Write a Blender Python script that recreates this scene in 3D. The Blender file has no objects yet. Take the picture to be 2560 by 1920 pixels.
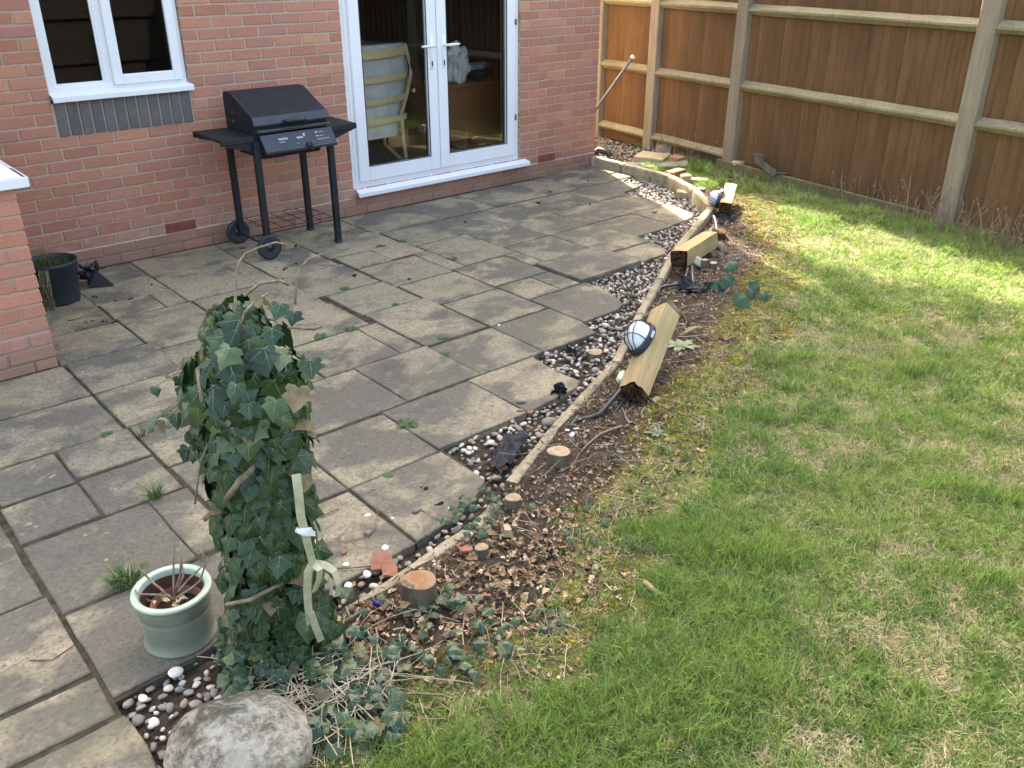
import bpy, bmesh, math, random
import numpy as np
from mathutils import Vector, Matrix, noise, Euler

# ------------------------------------------------------------------ camera, sky, sun, exposure
sc = bpy.context.scene
C = sc.collection
rnd = random.Random(7)
CAM = Vector((-6.541, -6.296, 1.953))
YAW, PIT, FPX = 0.712518, 0.456001, 2214.6
cam = bpy.data.cameras.new("camera")
cam_o = bpy.data.objects.new("camera", cam)
C.objects.link(cam_o)
cam.sensor_width = 36
cam.lens = FPX / 2560 * 36
cam.clip_start = 0.05
cam.clip_end = 400
cam_o.location = CAM
cam_o.rotation_euler = (math.pi / 2 - PIT, 0, -YAW)
sc.camera = cam_o
SUN_EL, SUN_AZ = math.radians(41), math.atan2(.43, .9)      # azimuth from +Y towards +X
w = bpy.data.worlds.new("World")
sc.world = w
w.use_nodes = True
sky = w.node_tree.nodes.new("ShaderNodeTexSky")
sky.sky_type = 'NISHITA'
sky.sun_disc = False
sky.sun_elevation = SUN_EL
sky.sun_rotation = SUN_AZ
sky.air_density = 1.0
sky.dust_density = 6.0
sky.ozone_density = 0.3
bg = w.node_tree.nodes["Background"]
bg.inputs[1].default_value = 0.15
w.node_tree.links.new(sky.outputs[0], bg.inputs[0])
sl = bpy.data.lights.new("sun", 'SUN')
sl.energy = 3.7
sl.angle = math.radians(0.5)
sl.color = (1.0, 0.95, 0.86)
so = bpy.data.objects.new("sun", sl)
C.objects.link(so)
sd = Vector((math.sin(SUN_AZ) * math.cos(SUN_EL), math.cos(SUN_AZ) * math.cos(SUN_EL), math.sin(SUN_EL)))
so.rotation_euler = (-sd).to_track_quat('-Z', 'Y').to_euler()
so.location = sd * 20
sc.view_settings.view_transform = 'Standard'
sc.view_settings.look = 'None'
sc.view_settings.gamma = 1
sc.view_settings.use_curve_mapping = False
sc.view_settings.exposure = 2.88
sc.view_settings.use_white_balance = True
sc.view_settings.white_balance_temperature = 7150
sc.view_settings.white_balance_tint = 10
sc.render.engine = 'CYCLES'
sc.cycles.max_bounces = 6
sc.cycles.transparent_max_bounces = 8

# ------------------------------------------------------------------ surveying: pixel of the 2560x1920 photo -> point of the place
_f = Vector((math.sin(YAW) * math.cos(PIT), math.cos(YAW) * math.cos(PIT), -math.sin(PIT)))
_r = Vector((math.cos(YAW), -math.sin(YAW), 0))
_u = _r.cross(_f)
def ray(px, py): return _f + _r * ((px - 1280) / FPX) - _u * ((py - 960) / FPX)
def G(px, py, z=0.0):                       # on the level z
    d = ray(px, py); return CAM + d * ((z - CAM.z) / d.z)
def WY(px, py, Y):                          # on the wall plane Y
    d = ray(px, py); return CAM + d * ((Y - CAM.y) / d.y)
def RD(px, py, dep): return CAM + ray(px, py) * dep    # at a depth

# ------------------------------------------------------------------ materials
class NT:
    def __init__(s, name):
        s.m = bpy.data.materials.new(name); s.m.use_nodes = True
        s.t = s.m.node_tree; s.b = s.t.nodes["Principled BSDF"]
    def n(s, typ, **kw):
        nd = s.t.nodes.new("ShaderNode" + typ)
        for k, v in kw.items(): setattr(nd, k, v)
        return nd
    def l(s, a, b): s.t.links.new(a, b)
    def pos(s, scale=(1, 1, 1), obj=False):
        if obj: src = s.n("TexCoord").outputs["Object"]
        else: src = s.n("NewGeometry").outputs["Position"]
        mp = s.n("Mapping"); mp.inputs["Scale"].default_value = scale
        s.l(src, mp.inputs[0]); return mp.outputs[0]
    def noise(s, vec, sc_, det=4, rough=.55, dist=0):
        x = s.n("TexNoise"); s.l(vec, x.inputs["Vector"])
        x.inputs["Scale"].default_value = sc_; x.inputs["Detail"].default_value = det
        x.inputs["Roughness"].default_value = rough; x.inputs["Distortion"].default_value = dist
        return x.outputs[0]
    def ramp(s, fac, stops, interp='LINEAR'):
        r = s.n("ValToRGB"); r.color_ramp.interpolation = interp
        e = r.color_ramp.elements
        while len(e) < len(stops): e.new(0.5)
        for i, (p, c) in enumerate(stops):
            e[i].position = p
            e[i].color = (c, c, c, 1) if not hasattr(c, '__len__') else (*c, 1)
        s.l(fac, r.inputs[0]); return r.outputs[0]
    def mix(s, fac, a, b, mode='MIX'):
        m = s.n("MixRGB", blend_type=mode)
        for i, v in ((0, fac), (1, a), (2, b)):
            if hasattr(v, 'is_output') or isinstance(v, bpy.types.NodeSocket): s.l(v, m.inputs[i])
            elif i == 0: m.inputs[0].default_value = v
            else: m.inputs[i].default_value = (*v, 1)
        return m.outputs[0]
    def bump(s, h, strength=.3, dist=.01):
        b = s.n("Bump"); b.inputs["Strength"].default_value = strength; b.inputs["Distance"].default_value = dist
        s.l(h, b.inputs["Height"]); s.l(b.outputs[0], s.b.inputs["Normal"]); return b
    def rand(s): return s.n("ObjectInfo").outputs["Random"]
    def math(s, op, a, b=0.0):
        m = s.n("Math", operation=op)
        for i, v in enumerate((a, b)):
            if isinstance(v, bpy.types.NodeSocket): s.l(v, m.inputs[i])
            else: m.inputs[i].default_value = v
        return m.outputs[0]
    def z(s):
        g = s.n("NewGeometry"); x = s.n("SeparateXYZ"); s.l(g.outputs["Position"], x.inputs[0]); return x.outputs
    def done(s, col, rough=.8, spec=.3):
        if isinstance(col, bpy.types.NodeSocket): s.l(col, s.b.inputs["Base Color"])
        else: s.b.inputs["Base Color"].default_value = (*col, 1)
        if isinstance(rough, bpy.types.NodeSocket): s.l(rough, s.b.inputs["Roughness"])
        else: s.b.inputs["Roughness"].default_value = rough
        s.b.inputs["Specular IOR Level"].default_value = spec
        return s.m
def simple(name, a, b=None, rough=.7, spec=.3, sc_=20, bump=.0, stretch=(1, 1, 1), obj=False, det=4):
    m = NT(name); b = b or tuple(x * .8 for x in a)
    f = m.noise(m.pos(stretch, obj), sc_, det)
    c = m.mix(m.ramp(f, [(.35, 0), (.65, 1)]), a, b)
    if bump: m.bump(f, bump, .005)
    return m.done(c, rough, spec)

def brick_mat(name, stops, dirt=True):
    m = NT(name)
    base = m.ramp(m.rand(), stops)
    p = m.pos()
    f1 = m.noise(p, 3.0, 3); f2 = m.noise(p, 60, 5, .7); f3 = m.noise(m.pos((1, 1, 2.5)), 9, 4)
    c = m.mix(m.ramp(f1, [(.4, 0), (.7, .4)]), base, (.33, .185, .14))
    c = m.mix(m.ramp(f3, [(.52, 0), (.75, .4)]), c, (.50, .29, .225))
    c = m.mix(m.ramp(f2, [(.3, .35), (.55, 0)]), c, (.24, .11, .08))
    # damp grime and white bloom on the courses next to the ground
    z = m.z()[2]
    fz = m.math('MULTIPLY', m.ramp(z, [(.0, 1), (.09, .8), (.26, 0)]), m.ramp(f1, [(.3, .35), (.6, 1)]))
    c = m.mix(m.math('MULTIPLY', fz, .6), c, (.25, .175, .13))
    bl = m.math('MULTIPLY', m.ramp(z, [(.1, 0), (.14, 1), (.3, 0)]), m.ramp(f3, [(.4, 0), (.7, .45)]))
    c = m.mix(bl, c, (.54, .38, .33))
    m.bump(f2, .5, .002)
    return m.done(c, .9, .15)
M = {}
M['brick'] = brick_mat("brick_red", [(0, (.46, .200, .128)), (.25, (.40, .170, .110)), (.5, (.50, .225, .145)), (.75, (.42, .195, .145)), (.93, (.50, .225, .14)), (1, (.56, .30, .18))])
M['brick_bay'] = brick_mat("brick_orange", [(0, (.54, .235, .15)), (.5, (.48, .205, .13)), (1, (.58, .26, .17))])
M['brick_grey'] = NT("brick_blue_grey")
mm = M['brick_grey']; f = mm.noise(mm.pos(), 14, 5)
cc = mm.mix(mm.rand(), (.105, .095, .095), (.135, .12, .115)); cc = mm.mix(mm.ramp(f, [(.5, 0), (.75, .5)]), cc, (.22, .19, .17))
M['brick_grey'] = mm.done(cc, .75, .3)
mm = NT("mortar"); f = mm.noise(mm.pos(), 45, 5, .7)
cc = mm.ramp(f, [(.3, (.36, .29, .225)), (.7, (.48, .40, .31))])
zz = mm.z()[2]; cc = mm.mix(mm.ramp(zz, [(.02, .85), (.1, .25), (.2, 0)]), cc, (.17, .14, .10)); mm.bump(f, .6, .004)
M['mortar'] = mm.done(cc, .95, .1)
M['air'] = simple("terracotta_vent", (.33, .10, .07), (.24, .08, .06), .8)
mm = NT("white_pvc"); f = mm.noise(mm.pos((1, 1, .5)), 5, 4); f2 = mm.noise(mm.pos(), 30, 4)
cc = mm.mix(mm.ramp(f, [(.5, 0), (.8, .22)]), (.76, .765, .78), (.66, .65, .60)); M['pvc'] = mm.done(cc, .3, .45)
M['seal'] = simple("dark_gasket", (.03, .03, .03), rough=.6)
M['black'] = simple("black_soot_paint", (.017, .018, .022), (.010, .011, .014), .6, .35, 12, .2)
M['black_gloss'] = simple("black_satin_paint", (.030, .034, .042), (.02, .022, .028), .33, .5, 9)
M['black_plastic'] = simple("black_plastic", (.030, .036, .045), (.020, .025, .032), .5, .4, 9)
M['print'] = simple("white_print", (.5, .52, .55), rough=.6)
M['steel'] = simple("grey_steel_wire", (.14, .14, .15), (.09, .07, .06), .5, .5, 30)
M['rust'] = simple("rusty_wire", (.06, .025, .02), rough=.8)

def glass_mat():
    m = NT("window_glass"); t = m.t
    for nd in list(t.nodes):
        if nd.type != 'OUTPUT_MATERIAL': t.nodes.remove(nd)
    out = [n for n in t.nodes if n.type == 'OUTPUT_MATERIAL'][0]
    g = m.n("BsdfGlossy"); g.inputs["Roughness"].default_value = 0.01; g.inputs["Color"].default_value = (.9, .95, .93, 1)
    tr = m.n("BsdfTransparent"); tr.inputs[0].default_value = (.90, .91, .90, 1)
    fr = m.n("Fresnel"); fr.inputs[0].default_value = 1.36
    mx = m.n("MixShader"); m.l(fr.outputs[0], mx.inputs[0]); m.l(tr.outputs[0], mx.inputs[1]); m.l(g.outputs[0], mx.inputs[2])
    m.l(mx.outputs[0], out.inputs[0]); return m.m
M['glass'] = glass_mat()

def slab_mat():
    m = NT("riven_stone_paving")
    p = m.pos(); ps = m.pos((1, 1.3, 1))
    inf = m.n("ObjectInfo"); off = m.n("VectorMath", operation='SCALE'); cmb = m.n("CombineXYZ")
    m.l(inf.outputs["Random"], cmb.inputs[0]); m.l(inf.outputs["Random"], cmb.inputs[1])
    m.l(cmb.outputs[0], off.inputs[0]); off.inputs["Scale"].default_value = 37
    ad = m.n("VectorMath", operation='ADD'); m.l(ps, ad.inputs[0]); m.l(off.outputs[0], ad.inputs[1]); ps2 = ad.outputs[0]
    big = m.noise(p, .9, 3, .5); streak = m.noise(ps2, 3.6, 7, .66, 1.6); fine = m.noise(p, 55, 6, .75); mid = m.noise(ps2, 11, 6, .7, .8)
    blot = m.noise(ps2, 2.6, 4, .6, .3)
    c = m.mix(m.rand(), (.375, .305, .190), (.280, .238, .158))
    c = m.mix(m.ramp(streak, [(.42, .0), (.66, .55)]), c, (.215, .180, .125))
    # grey-black algae film: patches, heavier away from the cleaner buff centre
    x, y, z = m.z()
    film = m.math('ADD', big, m.math('MULTIPLY', m.math('SUBTRACT', blot, .5), 1.7))
    # the dirtier areas of the real terrace: the far middle and the front left
    vd = m.n('VectorMath', operation='DISTANCE'); m.l(p, vd.inputs[0]); vd.inputs[1].default_value = (-4.15, -1.35, 0); dist_ = vd.outputs['Value']
    far = m.math('MULTIPLY', m.ramp(m.math('MULTIPLY', m.math('ADD', x, 7), .14), [(.50, .0), (.62, .16), (.9, .17), (.97, 0)]), 1)
    near = m.ramp(m.math('MULTIPLY', m.math('ADD', y, 5), .2), [(.2, .12), (.5, .10), (.62, .0)])
    film = m.math('ADD', film, m.math('SUBTRACT', m.math('MULTIPLY', m.ramp(m.math('MULTIPLY', dist_, .3), [(.24, 0), (.66, 1)]), .23), .05))
    c = m.mix(m.ramp(film, [(.50, 0), (.70, .85)]), c, (.112, .102, .082))
    c = m.mix(m.ramp(mid, [(.58, 0), (.75, .5)]), c, (.44, .36, .24))
    st1 = m.ramp(m.noise(p, 6.5, 7, .78, .4), [(.47, 0), (.60, .85)]); st2 = m.ramp(m.noise(ps2, 1.7, 3, .6), [(.42, .15), (.62, 1)])
    c = m.mix(m.math('MULTIPLY', m.math('MULTIPLY', st1, st2), .72), c, (.085, .078, .066))
    # speckle of lichen, strongest in the front left
    v = m.n("TexVoronoi"); m.l(m.pos((1, 1.5, 1)), v.inputs["Vector"]); v.inputs["Scale"].default_value = 42
    sp = m.math('MULTIPLY', m.ramp(v.outputs["Distance"], [(.12, 1), (.42, 0)]), m.ramp(m.noise(p, 14, 5, .7), [(.47, 0), (.58, 1)]))
    nl = m.ramp(m.math('MULTIPLY', m.math('ADD', x, 7), .2), [(.1, 1), (.35, .8), (.62, .12)])
    c = m.mix(m.math('MULTIPLY', m.math('MULTIPLY', sp, nl), .9), c, (.075, .068, .055))
    v2 = m.n("TexVoronoi"); m.l(p, v2.inputs["Vector"]); v2.inputs["Scale"].default_value = 17
    sp2 = m.math('MULTIPLY', m.ramp(v2.outputs["Distance"], [(.10, 1), (.2, 0)]), m.ramp(m.noise(p, 5, 3), [(.52, 0), (.6, .8)]))
    c = m.mix(m.math('MULTIPLY', sp2, nl), c, (.42, .35, .17))
    c = m.mix(m.ramp(fine, [(.36, .7), (.52, 0)]), c, (.085, .075, .058))
    c = m.mix(m.ramp(fine, [(.6, 0), (.75, .35)]), c, (.40, .34, .24))
    c = m.mix(m.math('MULTIPLY', m.ramp(m.noise(p, 1.6, 3), [(.5, 0), (.75, .35)]), 1), c, (.17, .175, .085))
    h = m.math('ADD', m.math('MULTIPLY', streak, .9), m.math('MULTIPLY', fine, .45))
    m.bump(h, .55, .012)
    return m.done(c, .88, .2)
M['slab'] = slab_mat()

def soil_mat():
    m = NT("garden_soil"); p = m.pos()
    a = m.noise(p, 25, 6, .7); b = m.noise(p, 2.2, 4); c_ = m.noise(p, 120, 4, .7)
    c = m.ramp(a, [(.3, (.026, .019, .013)), (.55, (.072, .054, .038)), (.75, (.15, .118, .085))])
    at = m.n("Attribute"); at.attribute_name = "moss"
    ms = m.math('MULTIPLY', at.outputs["Fac"], m.ramp(m.noise(p, 9, 5, .65), [(.38, 0), (.52, 1)]))
    mc = m.ramp(c_, [(.3, (.16, .15, .025)), (.7, (.36, .32, .07))])
    c = m.mix(ms, c, mc)
    m.bump(a, .8, .03)
    return m.done(c, .95, .1)
M['soil'] = soil_mat()
mm = NT("turf_thatch"); p = mm.pos(); f = mm.noise(p, 40, 6, .75); g2 = mm.noise(p, 3, 4)
cc = mm.ramp(f, [(.3, (.04, .045, .014)), (.5, (.10, .115, .030)), (.72, (.24, .21, .10))])
cc = mm.mix(mm.ramp(g2, [(.5, 0), (.7, .4)]), cc, (.16, .14, .05)); M['thatch'] = mm.done(cc, .95, .1)
def grass_mat():
    m = NT("grass_blade"); p = m.pos()
    c = m.ramp(m.rand(), [(0, (.055, .165, .036)), (.4, (.105, .240, .050)), (.75, (.19, .325, .075)), (1, (.32, .42, .13))])
    big = m.noise(p, 1.3, 4, .6); md = m.noise(p, 6, 4)
    c = m.mix(m.ramp(big, [(.42, 0), (.62, .6)]), c, (.24, .37, .085))
    c = m.mix(m.ramp(md, [(.32, .5), (.47, 0)]), c, (.050, .165, .048))
    bt = m.n('Attribute'); bt.attribute_name = 'tone'; c = m.mix(1.0, c, m.ramp(bt.outputs['Fac'], [(0, (.35, .42, .32)), (.5, (.80, .86, .75)), (1, (1.5, 1.4, 1.2))]), 'MULTIPLY')
    at = m.n("Attribute"); at.attribute_name = "tip"
    c = m.mix(m.math('MULTIPLY', at.outputs["Fac"], .35), c, (.36, .40, .12))
    tr = m.n("BsdfTranslucent"); m.l(c, tr.inputs[0]); m.done(c, .55, .3)
    mx = m.n("MixShader"); mx.inputs[0].default_value = .42
    out = [n for n in m.t.nodes if n.type == 'OUTPUT_MATERIAL'][0]
    m.l(m.b.outputs[0], mx.inputs[1]); m.l(tr.outputs[0], mx.inputs[2]); m.l(mx.outputs[0], out.inputs[0])
    return m.m
M['grass'] = grass_mat()
mm = NT("dry_straw"); cc = mm.ramp(mm.rand(), [(0, (.38, .31, .17)), (.5, (.48, .40, .24)), (1, (.28, .22, .12))]); M['straw'] = mm.done(cc, .8, .2)

def vcol(name, rough=.8, spec=.2, sc_=60, transl=0, dark=.6):
    m = NT(name); at = m.n("Attribute"); at.attribute_name = "col"
    f = m.noise(m.pos(), sc_, 4, .65)
    c = m.mix(m.ramp(f, [(.3, dark), (.6, 0)]), at.outputs["Color"], m.mix(1.0, at.outputs["Color"], (.45, .45, .45), 'MULTIPLY'))
    m.done(c, rough, spec)
    return m.m
M['litter'] = vcol("dead_leaf", .8, .2, 50)
M['pebble_mix'] = vcol("mixed_pebble", .7, .3, 45, 0, .35)
mm = NT("loose_pebble")
cc = mm.ramp(mm.rand(), [(0, (.60, .53, .42)), (.3, (.50, .44, .36)), (.42, (.31, .265, .21)), (.6, (.21, .185, .16)), (.75, (.30, .235, .165)), (.88, (.25, .22, .18)), (1, (.66, .60, .49))], 'CONSTANT')
f = mm.noise(mm.pos(), 60, 5, .7); cc = mm.mix(mm.ramp(f, [(.3, .45), (.6, 0)]), cc, (.09, .07, .055)); M['pebble'] = mm.done(cc, .65, .35)

def leaf_mat(name, stops, rough=.38, spec=.5, transl=.2):
    m = NT(name); c = m.ramp(m.rand(), stops); f = m.noise(m.pos(), 45, 4)
    c = m.mix(m.ramp(f, [(.4, 0), (.7, .45)]), c, (.020, .042, .025), 'MIX')
    tr = m.n("BsdfTranslucent"); m.l(c, tr.inputs[0]); m.done(c, rough, spec)
    mx = m.n("MixShader"); mx.inputs[0].default_value = transl
    out = [n for n in m.t.nodes if n.type == 'OUTPUT_MATERIAL'][0]
    m.l(m.b.outputs[0], mx.inputs[1]); m.l(tr.outputs[0], mx.inputs[2]); m.l(mx.outputs[0], out.inputs[0])
    return m.m
M['ivy'] = leaf_mat("ivy_leaf_green", [(0, (.011, .030, .010)), (.4, (.018, .045, .014)), (.75, (.034, .070, .022)), (.93, (.07, .115, .032)), (1, (.10, .13, .03))], .34, .38, .10)
M['ivy_vein'] = simple("ivy_vein_pale", (.20, .27, .15), rough=.5)
M['ivy_dead'] = leaf_mat("ivy_leaf_brown", [(0, (.17, .12, .055)), (.5, (.25, .19, .10)), (1, (.12, .10, .05))], .7, .2, .2)
M['weed'] = leaf_mat("weed_leaf", [(0, (.055, .12, .04)), (1, (.09, .18, .05))], .5, .4, .2)
M['stem'] = simple("woody_stem", (.26, .20, .13), (.13, .095, .06), .8, .2, 60, .2)
M['runner'] = simple('pale_dry_runner', (.50, .41, .28), (.33, .25, .16), .8)
M['bark'] = simple("stump_bark", (.17, .135, .09), (.095, .075, .05), .9, .15, 25, .6, (1, 1, .3))
mm = NT("sawn_wood"); g = mm.pos((1, 1, 1), True); wv = mm.n("TexWave", wave_type='RINGS', rings_direction='Z'); mm.l(g, wv.inputs[0]); wv.inputs["Scale"].default_value = 30; wv.inputs["Distortion"].default_value = 2
cc = mm.mix(mm.math('MULTIPLY', wv.outputs["Fac"], .35), (.42, .31, .20), (.26, .165, .095)); fq = mm.noise(mm.pos((1, 1, 1), True), 30, 5, .7); cc = mm.mix(mm.ramp(fq, [(.42, .6), (.55, 0)]), cc, (.20, .14, .09)); M['sawn'] = mm.done(cc, .8, .15)
mm = NT("sawn_wood_orange"); f = mm.noise(mm.pos((1, 1, 1), True), 14, 4); cc = mm.ramp(f, [(.40, (.26, .135, .07)), (.50, (.30, .19, .11)), (.56, (.11, .08, .06)), (.68, (.36, .30, .24))]); M['sawn_orange'] = mm.done(cc, .8, .15)
mm = NT("treated_timber"); g = mm.pos((1, 14, 14), True); f = mm.noise(g, 3.5, 6, .6, .4); f2 = mm.noise(mm.pos((1, 1, 1), True), 4, 4)
cc = mm.ramp(f, [(.3, (.33, .225, .105)), (.6, (.46, .33, .165))]); cc = mm.mix(mm.ramp(f2, [(.45, 0), (.7, .75)]), cc, (.29, .255, .115)); vk = mm.n('TexVoronoi'); mm.l(mm.pos((2.5, 9, 9), True), vk.inputs['Vector']); vk.inputs['Scale'].default_value = 1.6; cc = mm.mix(mm.ramp(vk.outputs['Distance'], [(.05, .85), (.14, 0)]), cc, (.16, .09, .04)); fc = mm.noise(mm.pos((.7, 60, 60), True), 3, 3, .6); cc = mm.mix(mm.ramp(fc, [(.30, .8), (.36, 0)]), cc, (.10, .07, .04)); mm.bump(f, .3, .003); M['timber'] = mm.done(cc, .75, .2)
M['rot'] = simple("rotten_wood", (.10, .05, .022), (.02, .013, .008), .95, .1, 40, .9)
mm = NT("mossy_concrete"); p = mm.pos(); f = mm.noise(p, 60, 6, .75); f2 = mm.noise(p, 7, 5, .7)
cc = mm.ramp(f, [(.3, (.26, .215, .145)), (.7, (.43, .36, .24))]); cc = mm.mix(mm.ramp(f2, [(.48, 0), (.66, .75)]), cc, (.115, .11, .055)); cc = mm.mix(mm.ramp(mm.noise(p, 25, 5, .7), [(.60, 0), (.7, .6)]), cc, (.05, .045, .035)); mm.bump(f, .6, .004); M['kerb'] = mm.done(cc, .92, .15)

def fence_mat(name, a, b, cdark, st=18):
    m = NT(name); inf = m.rand()
    p = m.pos((1, 1, .07)); f = m.noise(p, 40, 5, .6, .5); f2 = m.noise(m.pos((1, 1, .5)), 3.2, 4, .6)
    c = m.mix(inf, a, b)
    c = m.mix(m.ramp(f, [(.35, .5), (.6, 0)]), c, cdark)
    c = m.mix(m.ramp(f2, [(.42, .0), (.75, .65)]), c, cdark)
    m.bump(f, .25, .003)
    return m.done(c, .85, .2)
M['board'] = fence_mat("stained_fence_board", (.225, .116, .050), (.160, .082, .036), (.095, .056, .030))
M['rail'] = fence_mat("green_grey_rail", (.36, .31, .19), (.31, .26, .16), (.16, .14, .08))
M['post'] = fence_mat("weathered_post", (.33, .27, .19), (.29, .235, .165), (.17, .135, .095))
M['gravelboard'] = fence_mat("mossy_gravel_board", (.19, .165, .085), (.165, .15, .075), (.085, .08, .038))

mm = NT("sage_glaze"); f = mm.noise(mm.pos((1, 1, 1), True), 22, 5); cc = mm.ramp(f, [(.3, (.165, .180, .128)), (.7, (.215, .230, .165))]); M['glaze'] = mm.done(cc, .32, .5)
M['glaze_rim'] = simple("pale_glaze_rim", (.42, .50, .39), (.36, .43, .33), .3, .5, 25)
M['terracotta'] = simple("terracotta", (.30, .135, .085), (.20, .09, .06), .85, .2, 30)
M['terra_in'] = simple("brown_pot_inside", (.13, .062, .042), (.09, .045, .03), .7, .3, 12)
M['compost'] = simple("dark_compost", (.022, .016, .012), (.05, .035, .025), .95, .1, 60, .9)
mm = NT("granite_lichen"); p = mm.pos(); f = mm.noise(p, 46, 8, .85); f2 = mm.noise(p, 4.5, 4); f3 = mm.noise(p, 90, 4, .8)
cc = mm.ramp(f, [(.36, (.12, .105, .078)), (.48, (.26, .225, .165)), (.55, (.40, .355, .265)), (.70, (.54, .49, .38))])
dk = mm.ramp(f, [(.4, (.06, .056, .042)), (.6, (.13, .12, .085))])
z_ = mm.z()[1]; cc = mm.mix(mm.ramp(mm.math('ADD', f2, mm.math('MULTIPLY', mm.math('ADD', z_, 4.55), 1.3)), [(.56, 0), (.70, .85)]), cc, dk)
cc = mm.mix(mm.ramp(f3, [(.3, .5), (.5, 0)]), cc, (.05, .045, .035)); fl = mm.noise(p, 13, 6, .7, .6); cc = mm.mix(mm.ramp(fl, [(.50, 0), (.60, .65)]), cc, (.50, .47, .38)); cc = mm.mix(mm.ramp(fl, [(.36, .7), (.45, 0)]), cc, (.10, .092, .07)); mm.bump(f, .8, .012); M['granite'] = mm.done(cc, .9, .2)
M['fleece'] = simple("black_membrane", (.012, .013, .016), (.022, .023, .027), .75, .3, 70, .4)
M['greysheet'] = simple("grey_membrane", (.050, .048, .045), (.030, .03, .028), .8, .3, 40, .4)
M['ribbon'] = simple("faded_green_webbing", (.47, .44, .29), (.30, .29, .17), .7, .2, 18)
M['ribbon_white'] = simple("white_webbing", (.70, .70, .62), rough=.6)
mm = NT("frosted_lamp_glass"); mm.b.inputs["Transmission Weight"].default_value = .15; M['frost'] = mm.done((.74, .76, .76), .25, .5)
M['jbox'] = simple("cream_junction_box", (.62, .60, .46), (.5, .5, .37), .45, .4, 15)
M['navy'] = simple("navy_black_casting", (.020, .026, .038), (.014, .018, .026), .45, .4, 15)
M['cable'] = simple("grey_conduit", (.030, .033, .038), (.020, .022, .026), .5, .4, 15)
M['shell'] = simple("white_shell", (.72, .69, .62), (.60, .54, .46), .5, .4, 90)
M['blue'] = simple("blue_plastic", (.03, .05, .33), rough=.4)
M['pole'] = simple("aluminium_pole", (.13, .14, .15), (.09, .095, .10), .4, .5, 12)
M['cap'] = simple("white_pole_cap", (.75, .75, .75), rough=.4)
M['slate'] = simple("grey_slab_offcut", (.23, .21, .17), (.14, .13, .10), .9, .2, 12, .4)
M['sandstone'] = simple("buff_slab_offcut", (.40, .33, .20), (.32, .26, .16), .9, .2, 14, .4)
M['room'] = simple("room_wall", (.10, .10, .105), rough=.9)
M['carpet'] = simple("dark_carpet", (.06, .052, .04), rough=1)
M['bentwood'] = simple("birch_bentwood", (.75, .56, .33), (.66, .48, .28), .4, .4, 30)
M['cushion'] = simple("grey_cushion", (.66, .66, .64), (.52, .53, .52), .9, .1, 10)
M['desk'] = simple("reddish_desk_wood", (.36, .15, .07), (.28, .115, .055), .4, .4, 20, 0, (1, 8, 8))
M['bag'] = simple("white_carrier_bag", (.85, .86, .86), (.7, .72, .72), .4, .4, 12)
M['bluepack'] = simple("blue_printed_packet", (.05, .2, .5), (.5, .5, .5), .3, .5, 22)
M['bowl'] = simple("smoky_bowl", (.06, .08, .09), rough=.25)
M['roof'] = simple("roof_tile", (.09, .06, .05), (.06, .045, .04), .9, .1, 8)
M['gravel'] = simple("fine_gravel_ground", (.34, .28, .20), (.13, .10, .07), .95, .15, 70, .8)

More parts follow.
